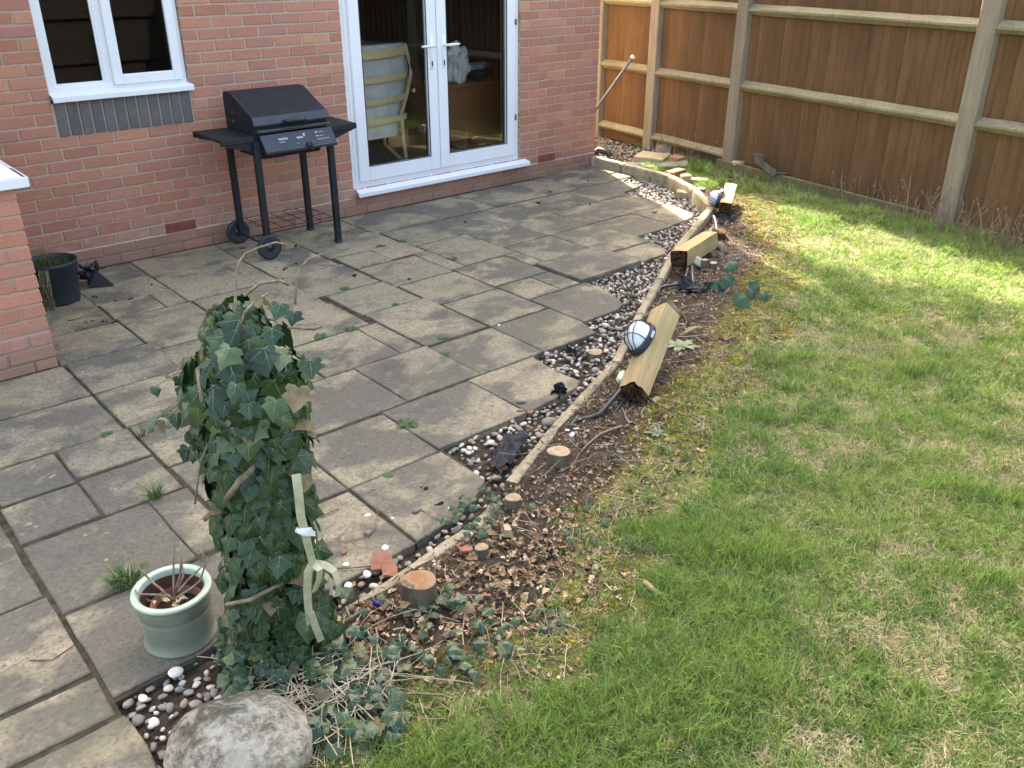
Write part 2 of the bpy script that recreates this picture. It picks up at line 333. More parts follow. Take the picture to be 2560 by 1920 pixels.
# ------------------------------------------------------------------ helpers
def tag(o, label=None, cat=None, group=None, kind=None):
    if label: o['label'] = label
    if cat: o['category'] = cat
    if group: o['group'] = group
    if kind: o['kind'] = kind
    return o
def link(o, parent=None):
    C.objects.link(o)
    if parent is not None:
        o.parent = parent
        o.matrix_parent_inverse = parent_inv(parent)
    return o
def parent_inv(p):
    m = p.matrix_basis.copy(); q = p
    while q.parent is not None:
        m = q.parent.matrix_basis @ q.matrix_parent_inverse @ m if False else (q.parent.matrix_basis @ (q.matrix_parent_inverse @ m))
        q = q.parent
    return m.inverted()
def empty(name, loc=(0, 0, 0)):
    o = bpy.data.objects.new(name, None); o.location = loc; o.empty_display_size = .1; C.objects.link(o); return o
class MB:
    """collects faces in world coordinates; build() links them as one mesh object"""
    def __init__(s): s.v = []; s.f = []; s.m = []; s.c = []
    def add(s, vs, fs, mi=0, col=None):
        b = len(s.v); s.v += [tuple(v) for v in vs]
        for f in fs: s.f.append(tuple(i + b for i in f)); s.m.append(mi); s.c.append(col)
        return s
    def box(s, lo, hi, mi=0, bev=0, mat=None):
        lo = Vector(lo); hi = Vector(hi)
        if bev <= 0:
            vs = [Vector((x, y, z)) for z in (lo.z, hi.z) for y in (lo.y, hi.y) for x in (lo.x, hi.x)]
            fs = [(0, 2, 3, 1), (4, 5, 7, 6), (0, 1, 5, 4), (2, 6, 7, 3), (0, 4, 6, 2), (1, 3, 7, 5)]
        else:
            bm = bmesh.new(); bmesh.ops.create_cube(bm, size=1)
            for v in bm.verts: v.co = Vector((lo[i] + (v.co[i] + .5) * (hi[i] - lo[i]) for i in range(3)))
            bmesh.ops.bevel(bm, geom=bm.edges[:], offset=bev, segments=1, affect='EDGES')
            bm.verts.ensure_lookup_table(); vs = [v.co.copy() for v in bm.verts]; fs = [tuple(v.index for v in f.verts) for f in bm.faces]; bm.free()
        if mat is not None: vs = [mat @ v for v in vs]
        return s.add(vs, fs, mi)
    def tube(s, pts, r, n=6, mi=0, col=None, cap=True):
        pts = [Vector(p) for p in pts]; rs = r if hasattr(r, '__len__') else [r] * len(pts)
        vs = []; up = Vector((0, 0, 1))
        for i, p in enumerate(pts):
            t = (pts[min(i + 1, len(pts) - 1)] - pts[max(i - 1, 0)])
            t = t.normalized() if t.length > 1e-9 else Vector((0, 0, 1))
            a = t.cross(up)
            if a.length < .05: a = t.cross(Vector((1, 0, 0)))
            a.normalize(); b = a.cross(t)
            for k in range(n):
                th = 2 * math.pi * k / n; vs.append(p + (a * math.cos(th) + b * math.sin(th)) * rs[i])
        fs = [(i * n + k, i * n + (k + 1) % n, (i + 1) * n + (k + 1) % n, (i + 1) * n + k) for i in range(len(pts) - 1) for k in range(n)]
        if cap: fs += [tuple(range(n))[::-1], tuple((len(pts) - 1) * n + k for k in range(n))]
        return s.add(vs, fs, mi, col)
    def lathe(s, prof, loc=(0, 0, 0), n=32, mi=0, mat=None, closed=False):
        loc = Vector(loc); vs = []
        for (r, z) in prof:
            for k in range(n):
                th = 2 * math.pi * k / n; v = Vector((r * math.cos(th), r * math.sin(th), z))
                vs.append((mat @ v) if mat is not None else v + loc)
        fs = [(i * n + k, i * n + (k + 1) % n, (i + 1) * n + (k + 1) % n, (i + 1) * n + k) for i in range(len(prof) - 1) for k in range(n)]
        return s.add(vs, fs, mi)
    def build(s, name, mats, parent=None, smooth=False, loc=None, attr=None):
        me = bpy.data.meshes.new(name); o = None
        vs = s.v
        if loc is not None: L = Vector(loc); vs = [tuple(Vector(v) - L) for v in vs]
        me.from_pydata(vs, [], s.f)
        for m in (mats if isinstance(mats, (list, tuple)) else [mats]): me.materials.append(m)
        if any(s.m): me.polygons.foreach_set("material_index", s.m)
        if smooth: me.polygons.foreach_set("use_smooth", [True] * len(s.f))
        if s.c and s.c[0] is not None:
            ca = me.color_attributes.new("col", 'FLOAT_COLOR', 'CORNER'); arr = []
            for f, c in zip(s.f, s.c): arr += [*c, 1.0] * len(f)
            ca.data.foreach_set("color", arr)
        me.update(); o = bpy.data.objects.new(name, me)
        if loc is not None: o.location = loc
        return link(o, parent)
def inst(name, me, loc, rot=(0, 0, 0), scale=(1, 1, 1), parent=None):
    o = bpy.data.objects.new(name, me); o.location = loc; o.rotation_euler = rot; o.scale = scale
    return link(o, parent)
def frame_mat(o, x, y=None, z=None):
    """matrix with local x along x, z near z"""
    x = Vector(x).normalized(); z = Vector(z or (0, 0, 1)); y = z.cross(x).normalized(); z = x.cross(y)
    m = Matrix((x, y, z)).transposed().to_4x4(); m.translation = Vector(o); return m
def clip_rect(poly, x0, x1, y0, y1):
    def cl(P, inside, inter):
        out = []
        for i in range(len(P)):
            a, b = P[i - 1], P[i]
            if inside(b):
                if not inside(a): out.append(inter(a, b))
                out.append(b)
            elif inside(a): out.append(inter(a, b))
        return out
    def ix(c): return lambda a, b: (c, a[1] + (b[1] - a[1]) * (c - a[0]) / (b[0] - a[0]))
    def iy(c): return lambda a, b: (a[0] + (b[0] - a[0]) * (c - a[1]) / (b[1] - a[1]), c)
    P = list(poly)
    for ins, it in ((lambda p: p[0] >= x0, ix(x0)), (lambda p: p[0] <= x1, ix(x1)), (lambda p: p[1] >= y0, iy(y0)), (lambda p: p[1] <= y1, iy(y1))):
        if P: P = cl(P, ins, it)
    out = []
    for q in P:
        if not out or (abs(q[0] - out[-1][0]) + abs(q[1] - out[-1][1])) > .004: out.append(q)
    if len(out) > 1 and (abs(out[0][0] - out[-1][0]) + abs(out[0][1] - out[-1][1])) < .004: out.pop()
    return out
def area(P): return .5 * sum(P[i - 1][0] * P[i][1] - P[i][0] * P[i - 1][1] for i in range(len(P)))
def pip(x, y, P):                                     # vectorised point in polygon
    x = np.asarray(x); y = np.asarray(y); r = np.zeros(x.shape, bool); n = len(P)
    for i in range(n):
        (x1, y1), (x2, y2) = P[i - 1], P[i]
        if y1 == y2: continue
        c = ((y1 > y) != (y2 > y)) & (x < (x2 - x1) * (y - y1) / (y2 - y1) + x1); r ^= c
    return r
def seg_dist(x, y, pts):
    x = np.asarray(x); y = np.asarray(y); d = np.full(x.shape, 1e9)
    for (x1, y1), (x2, y2) in zip(pts[:-1], pts[1:]):
        L = (x2 - x1) ** 2 + (y2 - y1) ** 2
        t = np.clip(((x - x1) * (x2 - x1) + (y - y1) * (y2 - y1)) / L, 0, 1)
        d = np.minimum(d, np.hypot(x - x1 - t * (x2 - x1), y - y1 - t * (y2 - y1)))
    return d

# ------------------------------------------------------------------ plan of the garden (metres; x along the house wall, y into the house)
patio_px = [(1483, 419), (1583, 439), (1558, 453), (1600, 466), (1560, 480), (1576, 490), (1620, 496), (1658, 506), (1700, 519), (1733, 533), (1733, 541), (1704, 553), (1660, 570), (1592, 590), (1630, 603), (1658, 620), (1662, 633), (1560, 670), (1458, 706), (1500, 716), (1538, 740), (1559, 760), (1545, 772), (1500, 790), (1455, 804), (1475, 818), (1489, 830), (1470, 840), (1420, 858), (1362, 877), (1329, 892), (1345, 900), (1395, 930), (1450, 952), (1440, 968), (1380, 1000), (1300, 1040), (1200, 1080), (1107, 1121), (1150, 1150), (1212, 1200), (1185, 1250), (1130, 1300), (1052, 1349), (950, 1405), (850, 1455), (700, 1525), (600, 1570), (480, 1650), (380, 1700), (288, 1752), (303, 1783), (330, 1805), (370, 1860), (400, 1930)]
PATIO = [tuple(G(*q, 0)[:2]) for q in patio_px]
PATIO += [(-6.30, -4.75), (-7.4, -4.75), (-7.4, -0.04), (-.05, -.04)]
kerb_px = [(1484, 390, .09), (1562, 408, .09), (1673, 436, .09), (1737, 469, .09), (1779, 514, .09), (1690, 622, .09), (1600, 782, .055), (1539, 903, .04), (1389, 1065, .036), (1275, 1205, .035)]
KERB = [G(*q) for q in kerb_px]
KERB2 = [G(1240, 1262, .035), G(1185, 1312, .035), (G(1030, 1420, .035)), G(870, 1527, .03), G(800, 1570, .03)]
kerb_line = [tuple(p[:2]) for p in KERB] + [tuple(p[:2]) for p in KERB2] + [(-6.1, -4.45), (-6.2, -4.9)]
lawn_px = [(1735, 425), (1800, 452), (1862, 480), (1900, 520), (1935, 560), (1955, 610), (1950, 650), (1955, 690), (1935, 730), (1925, 775), (1890, 840), (1865, 900), (1800, 960), (1750, 1010), (1715, 1080), (1655, 1150), (1600, 1225), (1530, 1290), (1480, 1350), (1490, 1420), (1480, 1490), (1430, 1560), (1350, 1620), (1240, 1670), (1120, 1720), (1000, 1770), (900, 1810), (800, 1850), (700, 1895), (560, 1960)]
LAWN_EDGE = [tuple(G(*q, .03)[:2]) for q in lawn_px]
FA = Vector((.72, -1.08, 0)); FH = math.radians(9)
FD = Vector((math.sin(FH), math.cos(FH), 0)); FN = Vector((-math.cos(FH), math.sin(FH), 0))     # FN looks at the lawn
def FP(s, off=0, z=0): return FA + FD * s + FN * off + Vector((0, 0, z))
fence_far = FP(-8.5)
LAWN = LAWN_EDGE + [(-7.2, -5.2), (-14, -5.5), (-14, -9.6), tuple(fence_far[:2]), tuple(FP(.0, -.02)[:2])]
def hz(x, y):
    """level of the earth and turf"""
    x = np.asarray(x, float); y = np.asarray(y, float)
    s = .006 * np.sin(x * 3.1 + y * 1.7) + .006 * np.sin(x * 7.3 - y * 5.1) + .003 * np.sin(x * 17 + y * 13)
    return .028 + s
def hzf(x, y): return float(hz(x, y))

# ================================================================== SETTING: earth, turf, terrace, pebble strip
far = MB(); far.add([(-60, -60, -.30), (60, -60, -.30), (60, 60, -.30), (-60, 60, -.30)], [(0, 1, 2, 3)])
tag(far.build('ground', M['thatch']), kind='structure')

step = .035
xs = np.arange(-8.2, 2.2, step); ys = np.arange(-9.6, 2.6, step)
XX, YY = np.meshgrid(xs, ys)
def fbm(x, y, sc_, seed=0, oc=3):
    out = np.zeros(x.shape); rs = np.random.RandomState(seed)
    for o_ in range(oc):
        for k in range(5):
            a = rs.rand() * 6.28; q = sc_ * (2 ** o_) * (.7 + .6 * rs.rand()); ph = rs.rand() * 6.28
            out += np.sin(x * q * np.cos(a) + y * q * np.sin(a) + ph) / (2 ** o_)
    return out / 5
in_pat = pip(XX, YY, PATIO)
dk = seg_dist(XX, YY, kerb_line)
kerb_side = pip(XX, YY, PATIO + []) | pip(XX, YY, [tuple(p) for p in kerb_line] + [(-7.4, -5.0), (-7.4, 0), (0, 0)])
Zs = hz(XX, YY) + .010 * fbm(XX, YY, 22, 1) + .006 * fbm(XX, YY, 60, 2)
Zs = np.where(kerb_side, -.055 + .004 * fbm(XX, YY, 40, 3), Zs)
in_lawn = pip(XX, YY, LAWN)
Zs = np.where(in_lawn, hz(XX, YY) - .03, Zs)
dl = seg_dist(XX, YY, LAWN_EDGE)
moss = np.clip(1.0 - dl / (.22 + .18 * np.clip(fbm(XX, YY, 3, 9), -1, 1)), 0, 1)
nx, ny = len(xs), len(ys)
def grid_mesh(name, mat, Z, keep, mossv=None):
    idx = -np.ones((ny, nx), int)
    kc = keep[:-1, :-1] | keep[1:, :-1] | keep[:-1, 1:] | keep[1:, 1:]
    used = np.zeros((ny, nx), bool); used[:-1, :-1] |= kc; used[1:, :-1] |= kc; used[:-1, 1:] |= kc; used[1:, 1:] |= kc
    idx[used] = np.arange(used.sum())
    vs = np.stack([XX[used], YY[used], Z[used]], 1)
    jj, ii = np.nonzero(kc)
    fs = np.stack([idx[jj, ii], idx[jj, ii + 1], idx[jj + 1, ii + 1], idx[jj + 1, ii]], 1)
    me = bpy.data.meshes.new(name)
    me.from_pydata(vs.tolist(), [], fs.tolist()); me.materials.append(mat)
    me.polygons.foreach_set("use_smooth", [True] * len(fs))
    if mossv is not None:
        a = me.attributes.new("moss", 'FLOAT', 'POINT'); a.data.foreach_set("value", mossv[used].astype(np.float32))
    o = bpy.data.objects.new(name, me); C.objects.link(o); return o
tag(grid_mesh('soil', M['soil'], Zs, ~in_lawn, moss), kind='structure')
tag(grid_mesh('lawn', M['thatch'], hz(XX, YY) - .002, in_lawn), kind='structure')

# --- terrace: bedding + one object per slab
patio = MB()
bed = PATIO
patio.add([(x, y, -.007) for x, y in bed], [tuple(range(len(bed)))] if area(bed) > 0 else [tuple(range(len(bed)))[::-1]])
M['joint'] = simple("mossy_joint_sand", (.085, .066, .044), (.036, .034, .020), .95, .1, 18, .8)
patio_o = tag(patio.build('patio', M['joint']), kind='structure')
SL = []
def S(*a): SL.append(a)
# x0, x1, y0 (near house), y1
for r in [(-3.03, -2.41, -.09, -.63), (-2.41, -1.82, -.09, -.62), (-1.82, -1.20, -.09, -.61), (-1.20, -.78, -.09, -.61), (-.78, -.19, -.04, -.40), (-.78, -.05, -.41, -.62), (-.19, .3, -.04, -.40),
 (-2.98, -2.53, -.64, -1.07), (-2.53, -2.07, -.64, -1.07), (-2.07, -1.48, -.64, -1.07), (-1.48, -1.02, -.63, -1.06), (-1.02, -.55, -.63, -1.05), (-.55, .1, -.63, -.93), (-.55, .2, -.93, -1.05),
 (-2.96, -2.50, -1.08, -1.66), (-2.50, -2.05, -1.08, -1.52), (-2.05, -1.60, -1.08, -1.51), (-1.60, -1.10, -1.07, -1.50), (-1.10, -.4, -1.06, -1.48),
 (-2.50, -2.04, -1.53, -1.965), (-2.04, -1.56, -1.52, -2.12), (-1.56, -1.10, -1.51, -2.0), (-1.10, -.3, -1.49, -2.0), (-1.56, -.5, -2.01, -2.2), (-2.61, -2.50, -1.67, -1.965), (-2.60, -2.00, -1.98, -2.43), (-2.00, -1.4, -2.13, -2.6), (-1.4, -.9, -2.2, -2.6),
 (-3.09, -2.62, -1.68, -2.13), (-3.08, -2.79, -2.14, -2.45), (-2.79, -2.62, -2.14, -2.44), (-3.08, -2.1, -2.46, -2.93), (-3.54, -3.08, -2.64, -3.09), (-3.08, -2.4, -2.94, -3.4), (-3.54, -3.09, -2.17, -2.63),
 (-3.57, -3.10, -1.25, -1.70), (-3.56, -3.10, -1.72, -2.16), (-3.57, -3.28, -.95, -1.24), (-3.28, -2.98, -.93, -1.22), (-3.10, -2.97, -1.23, -1.67), (-3.61, -3.03, -.09, -.52), (-3.60, -3.0, -.53, -.93),
 (-4.00, -3.57, -1.56, -1.99), (-3.99, -3.55, -2.0, -2.62), (-4.06, -3.59, -1.07, -1.55), (-4.07, -3.61, -.53, -1.06), (-4.08, -3.61, -.09, -.52),
 (-4.69, -4.08, -.09, -.56), (-4.69, -4.22, -.57, -1.09), (-4.22, -4.08, -.57, -1.09), (-4.67, -4.05, -1.10, -1.69), (-4.64, -4.04, -1.70, -2.14), (-4.60, -4.14, -2.15, -2.60), (-4.14, -4.00, -2.15, -2.60),
 (-5.15, -4.69, -.09, -.42), (-5.15, -4.69, -.43, -.80), (-5.14, -4.83, -.81, -1.09), (-4.83, -4.69, -.81, -1.09), (-5.13, -4.68, -1.10, -1.69), (-5.12, -4.65, -1.70, -2.14), (-5.10, -4.61, -2.15, -2.6),
 (-5.58, -5.15, -.09, -.60), (-5.58, -5.15, -.61, -1.14), (-5.58, -5.14, -1.15, -1.57), (-5.56, -5.11, -1.58, -2.02), (-5.56, -5.11, -2.03, -2.47), (-5.55, -5.08, -2.48, -2.93), (-5.54, -5.07, -2.94, -3.28), (-5.54, -5.07, -3.29, -3.58),
 (-5.05, -4.44, -2.61, -3.10), (-4.44, -3.98, -2.61, -3.09), (-3.98, -3.54, -2.64, -3.09), (-5.06, -4.60, -3.12, -3.57), (-4.60, -4.08, -3.11, -3.56), (-4.08, -3.4, -3.10, -3.56), (-5.06, -4.60, -3.58, -4.05), (-4.59, -4.0, -3.58, -4.1), (-5.55, -5.07, -3.59, -4.07), (-5.06, -4.6, -4.06, -4.3), (-5.55, -5.07, -4.08, -4.4),
 (-6.17, -5.57, -1.58, -2.02), (-6.17, -5.57, -2.03, -2.48), (-6.78, -6.18, -1.58, -2.48), (-6.16, -5.88, -2.50, -2.80), (-6.17, -5.88, -2.82, -3.12), (-5.87, -5.56, -2.49, -2.78), (-5.87, -5.56, -2.80, -3.12), (-6.17, -5.71, -3.14, -3.61), (-5.71, -5.55, -3.13, -3.60), (-6.17, -5.56, -3.63, -4.09), (-6.17, -5.56, -4.1, -4.35),
 (-6.78, -6.19, -2.50, -2.86), (-6.78, -6.19, -2.88, -3.48), (-6.78, -6.18, -3.49, -3.95), (-6.78, -6.18, -3.965, -4.16), (-6.78, -6.05, -4.175, -4.6)]: S(*r)
rnds = random.Random(3)
for (x0, x1, y1, y0) in SL:
    if y0 > y1: y0, y1 = y1, y0
    g = .0028
    P = clip_rect(PATIO, x0 + g, x1 - g, y0 + g, y1 - g)
    if len(P) < 3 or abs(area(P)) < .003: continue
    if area(P) < 0: P = P[::-1]
    cx = sum(p[0] for p in P) / len(P); cy = sum(p[1] for p in P) / len(P)
    # wander the edges a little, as riven slabs do
    Q = []
    for i in range(len(P)):
        a, b = Vector(P[i - 1]), Vector(P[i]); L = (b - a).length; n = max(1, int(L / .11)) if L > .15 else 1
        for k in range(1, n + 1):
            q = a.lerp(b, k / n); j = .0028
            Q.append((q.x + rnds.uniform(-j, j), q.y + rnds.uniform(-j, j)))
    bm = bmesh.new()
    z = rnds.uniform(-.0025, .0025); tx, ty = rnds.uniform(-.005, .005), rnds.uniform(-.005, .005)
    raised = (x0 == -2.60 and x1 == -2.0)
    if raised: z += .014
    vs = [bm.verts.new((x - cx, y - cy, 0)) for x, y in Q]
    f = bm.faces.new(vs)
    r = bmesh.ops.extrude_face_region(bm, geom=[f])
    top = [e for e in r['geom'] if isinstance(e, bmesh.types.BMFace)][0]
    for v in top.verts: v.co.z += .045
    r2 = bmesh.ops.inset_region(bm, faces=[top], thickness=.0045, depth=0, use_even_offset=True)
    for v in top.verts: v.co.z += .004
    for v in bm.verts:
        v.co.z += (v.co.x * tx + v.co.y * ty) * (1 if v.co.z > .01 else 0)
    me = bpy.data.meshes.new('paving_slab'); bmesh.ops.recalc_face_normals(bm, faces=bm.faces[:]); bm.to_mesh(me); bm.free(); me.materials.append(M['slab'])
    for pl in me.polygons: pl.use_smooth = False
    inst('paving_slab', me, (cx, cy, -.049 + z), parent=patio_o)

# --- pebble strip
peb_poly_out = [tuple(p[:2]) for p in KERB] + [tuple(p[:2]) for p in KERB2] + [(-5.75, -4.35), (-6.02, -4.45), (-6.2, -4.75)]
strip_poly = [(0.0, -.05)] + peb_poly_out + PATIO[:len(patio_px)][::-1]
pb = MB(); pb.add([(x, y, -.036) for x, y in strip_poly], [tuple(range(len(strip_poly)))] if area(strip_poly) > 0 else [tuple(range(len(strip_poly)))[::-1]])
# triangulate the outline through bmesh
bm = bmesh.new(); vv = [bm.verts.new((x, y, -.036)) for x, y in strip_poly]
es = [bm.edges.new((vv[i - 1], vv[i])) for i in range(len(vv))]
bmesh.ops.triangle_fill(bm, use_beauty=True, edges=es)
for f in bm.faces:
    if f.normal.z < 0: f.normal_flip()
me = bpy.data.meshes.new('pebble_bed'); bm.to_mesh(me); bm.free(); me.materials.append(M['soil'])
peb_o = bpy.data.objects.new('pebble_bed', me); C.objects.link(peb_o); tag(peb_o, kind='structure')
# pebbles
def ico(sub, seed, sx, sy, sz, rough=.12):
    bm = bmesh.new(); bmesh.ops.create_icosphere(bm, subdivisions=sub, radius=1); r = random.Random(seed); o = Vector((r.random() * 50, r.random() * 50, 0))
    for v in bm.verts:
        d = 1 + rough * noise.noise(v.co * 1.3 + o) * 2; v.co = Vector((v.co.x * sx, v.co.y * sy, v.co.z * sz)) * d
    me = bpy.data.meshes.new('pebble'); bm.to_mesh(me); bm.free()
    for p in me.polygons: p.use_smooth = True
    return me
pebs = [ico(2 if i < 2 else 1, i, 1, .75 + .2 * (i % 3 - 1) * .5, .5 + .12 * (i % 2)) for i in range(7)]
pebs = [ico(2, i, 1, .66 + .09 * (i % 3), .40 + .09 * (i % 2), .16) for i in range(7)]
for p in pebs: p.materials.append(M['pebble'])
rp = np.random.RandomState(5)
cand = []
bx = (-6.2, .05, -4.8, -.1)
N = 48000
px_ = rp.uniform(bx[0], bx[1], N); py_ = rp.uniform(bx[2], bx[3], N)
ok = pip(px_, py_, strip_poly) & ~pip(px_, py_, PATIO[:len(patio_px)] + [(-6.3, -4.75), (-7.4, -4.75), (-7.4, -.04), (-.05, -.04)])
# dart throwing
cell = {}; PEB = []
for x, y in zip(px_[ok], py_[ok]):
    # thins out where the strip is only soil and leaves (near the front end)
    t = (y + 4.9) / 1.2
    front = x < -4.3
    if front and rp.rand() > (.85 if x < -5.3 else .6): continue
    big = rp.rand()
    r = .0085 + .0095 * rp.rand() + (.010 * rp.rand() if big > .8 else 0)
    if x > -1.9: r *= 1.0
    k = (int(x / .05), int(y / .05)); hit = False
    for i in (-1, 0, 1):
        for j in (-1, 0, 1):
            for (qx, qy, qr) in cell.get((k[0] + i, k[1] + j), ()):
                if (qx - x) ** 2 + (qy - y) ** 2 < ((qr + r) * .60) ** 2: hit = True; break
            if hit: break
        if hit: break
    if hit: continue
    cell.setdefault(k, []).append((x, y, r)); PEB.append((x, y, r))
PEB.sort(key=lambda q: -q[2] / (Vector((q[0], q[1], 0)) - CAM).length)
def peb_z(r): return -.036 + r * .5 + rnds.uniform(0, .012)
for i, (x, y, r) in enumerate(PEB[:300]):
    inst('pebble', pebs[i % 7], (x, y, peb_z(r)), (rnds.uniform(-.4, .4), rnds.uniform(-.4, .4), rnds.uniform(0, 6.28)), (r, r, r), peb_o)
pcols = [(.60, .53, .42), (.52, .46, .37), (.33, .28, .22), (.22, .195, .17), (.40, .33, .24), (.25, .22, .18), (.66, .60, .49), (.47, .41, .33), (.26, .24, .22)]
plo = []
for i in range(5):
    m_ = ico(1, 20 + i, 1, .75, .55); plo.append(([v.co.copy() for v in m_.vertices], [tuple(p.vertices) for p in m_.polygons]))
mb = MB()
for i, (x, y, r) in enumerate(PEB[300:]):
    vs, fs = plo[i % 5]; rot = Euler((rnds.uniform(-.5, .5), rnds.uniform(-.5, .5), rnds.uniform(0, 6.28))).to_matrix()
    o = Vector((x, y, peb_z(r))); far_ = x > -1.9
    c = rnds.choice(pcols if not far_ else pcols + [pcols[0], pcols[6], pcols[7], pcols[1]])
    k = rnds.uniform(.8, 1.1); mb.add([rot @ v * r + o for v in vs], fs, 0, tuple(q * k for q in c))
tag(mb.build('pebbles', M['pebble_mix'], peb_o, True), kind='stuff')

# ================================================================== HOUSE
house = tag(empty('house', (-2.8, .0, 0)), 'red brick house wall with white french doors and window behind the patio', 'house')
DZ = .115                                              # damp course level
top = 6.9
wall = MB()
YB = .0035                                              # mortar face, bricks stand 6 mm proud
def wb(x0, x1, z0, z1, y0=YB, y1=.28): wall.box((x0, y0, z0), (x1, y1, z1))
DX0, DX1, DZ0, DZ1 = -2.8125, -1.0025, .17, 2.30
WX0, WX1, WZ0, WZ1 = -4.95, -4.04, 1.085, 2.30
wb(-7.2, WX0, -.1, top); wb(WX0, WX1, -.1, WZ0 - .01); wb(WX0, WX1, WZ1, top); wb(WX1, DX0, -.1, top); wb(DX0, DX1, -.1, DZ0 - .02); wb(DX0, DX1, DZ1, top); wb(DX1, -.006, -.1, top)
wall.build('wall', M['mortar'], house)
sh = MB()
sh.box((-.28, .29, -.1), (-.006, 8.0, top)); sh.box((-8, 8.01, -.1), (-.006, 8.2, top)); sh.box((-7.4, .29, -.1), (-7.22, 8.0, top))
sh.build('side_wall', M['mortar'], house)
rf = MB(); rf.add([(-8.2, -.12, 6.85), (.06, -.12, 6.85), (.06, 4, 9.4), (-8.2, 4, 9.4), (.06, 8.3, 6.85), (-8.2, 8.3, 6.85), (-8.2, -.12, 6.8), (.06, -.12, 6.8)], [(0, 1, 2, 3), (3, 2, 4, 5), (6, 7, 1, 0), (1, 4, 2)])
rf.build('roof', M['roof'], house)
rm = MB()
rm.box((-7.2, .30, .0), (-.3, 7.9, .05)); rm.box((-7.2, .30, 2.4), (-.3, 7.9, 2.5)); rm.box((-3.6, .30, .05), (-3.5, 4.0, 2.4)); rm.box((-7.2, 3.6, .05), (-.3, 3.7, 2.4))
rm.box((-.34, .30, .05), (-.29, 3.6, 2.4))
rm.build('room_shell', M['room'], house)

# --- bricks
def brick_mesh(name, L, H, D, mat, seed):
    r = random.Random(seed); bm = bmesh.new(); bmesh.ops.create_cube(bm, size=1)
    for v in bm.verts:
        v.co = Vector((v.co.x * L, v.co.y * D, v.co.z * H)) + Vector((r.uniform(-.0018, .0018), r.uniform(-.001, .001), r.uniform(-.0015, .0015)))
    bmesh.ops.bevel(bm, geom=bm.edges[:], offset=.0035, segments=1, affect='EDGES')
    me = bpy.data.meshes.new(name); bm.to_mesh(me); bm.free(); me.materials.append(mat); return me
BM = {}
def bmesh_for(L, mat='brick', H=.065, D=.06):
    k = (round(L, 3), mat, H, D)
    if k not in BM: BM[k] = [brick_mesh('brick', L, H, D, M[mat], hash(str(k)) % 1000 + i) for i in range(4)]
    return rnds.choice(BM[k])
bricks = []                                            # (loc, length, rot, material)
def course(k, x0, x1, start_half, from_right=True):
    """bricks of course k between two free ends x0 < x1; bond counted from the right end"""
    z = DZ + .075 * k + .0375 + .005
    x = x1; first = True
    while x > x0 + .02:
        L = .1025 if (first and start_half) else .215
        first = False
        L2 = min(L, x - x0)
        if L2 < .03: break
        bricks.append((Vector((x - L2 / 2, .029, z)), L2, 0, 'brick'))
        x -= L2 + .010
for k in range(-2, 25):
    odd = k % 2 != 0
    if k < 1:
        course(k, -5.575, 0, odd)
    else:
        course(k, DX1, 0, odd)
        if k < 10: course(k, -5.575, DX0, not odd)
        else:
            course(k, WX1, DX0, not odd)
            if k < 13: course(k, -6.3, WX0 - .005, odd)
            else: course(k, -6.3, WX0, odd)
# fix: below the window the bricks run on; soldier course of blue-grey bricks under the sill
bricks = [b for b in bricks if not (b[0].z < DZ + .0 and b[0].z < .0 and False)]
# bay: front face at y = -1.55
for k in range(-2, 11):
    z = DZ + .075 * k + .0375 + .005; x = -5.585; first = True
    while x > -7.0:
        L = .1025 if (first and k % 2 == 0) else .215; first = False
        bricks.append((Vector((x - L / 2, -1.55 + .029, z)), L, 0, 'brick_bay')); x -= L + .01
    y = -1.48 if k % 2 == 0 else -1.44; first = True
    y = -1.55 + .06 + .01
    while y < -.03:
        L = .1025 if (first and k % 2 != 0) else .215; first = False
        L = min(L, -.01 - y)
        if L < .03: break
        bricks.append((Vector((-5.585 - .029, y + L / 2, z)), L, math.pi / 2, 'brick_bay')); y += L + .01
def seen(b):
    d = b[0] - CAM; dep = d.dot(_f); px = 1280 + FPX * d.dot(_r) / dep; py = 960 - FPX * d.dot(_u) / dep
    vis = -60 < px < 2600 and -40 < py < 1960
    if b[2] != 0: vis = False
    if b[3] == 'brick' and b[0].x < -5.2 and py > 430: vis = False
    return (0 if vis else 1, dep)
bricks.sort(key=seen)
for (p, L, rz, mt) in bricks[:300]:
    inst('brick', bmesh_for(L, mt), p + Vector((0, rnds.uniform(-.0015, .0015), 0)) , (0, 0, rz), parent=house)
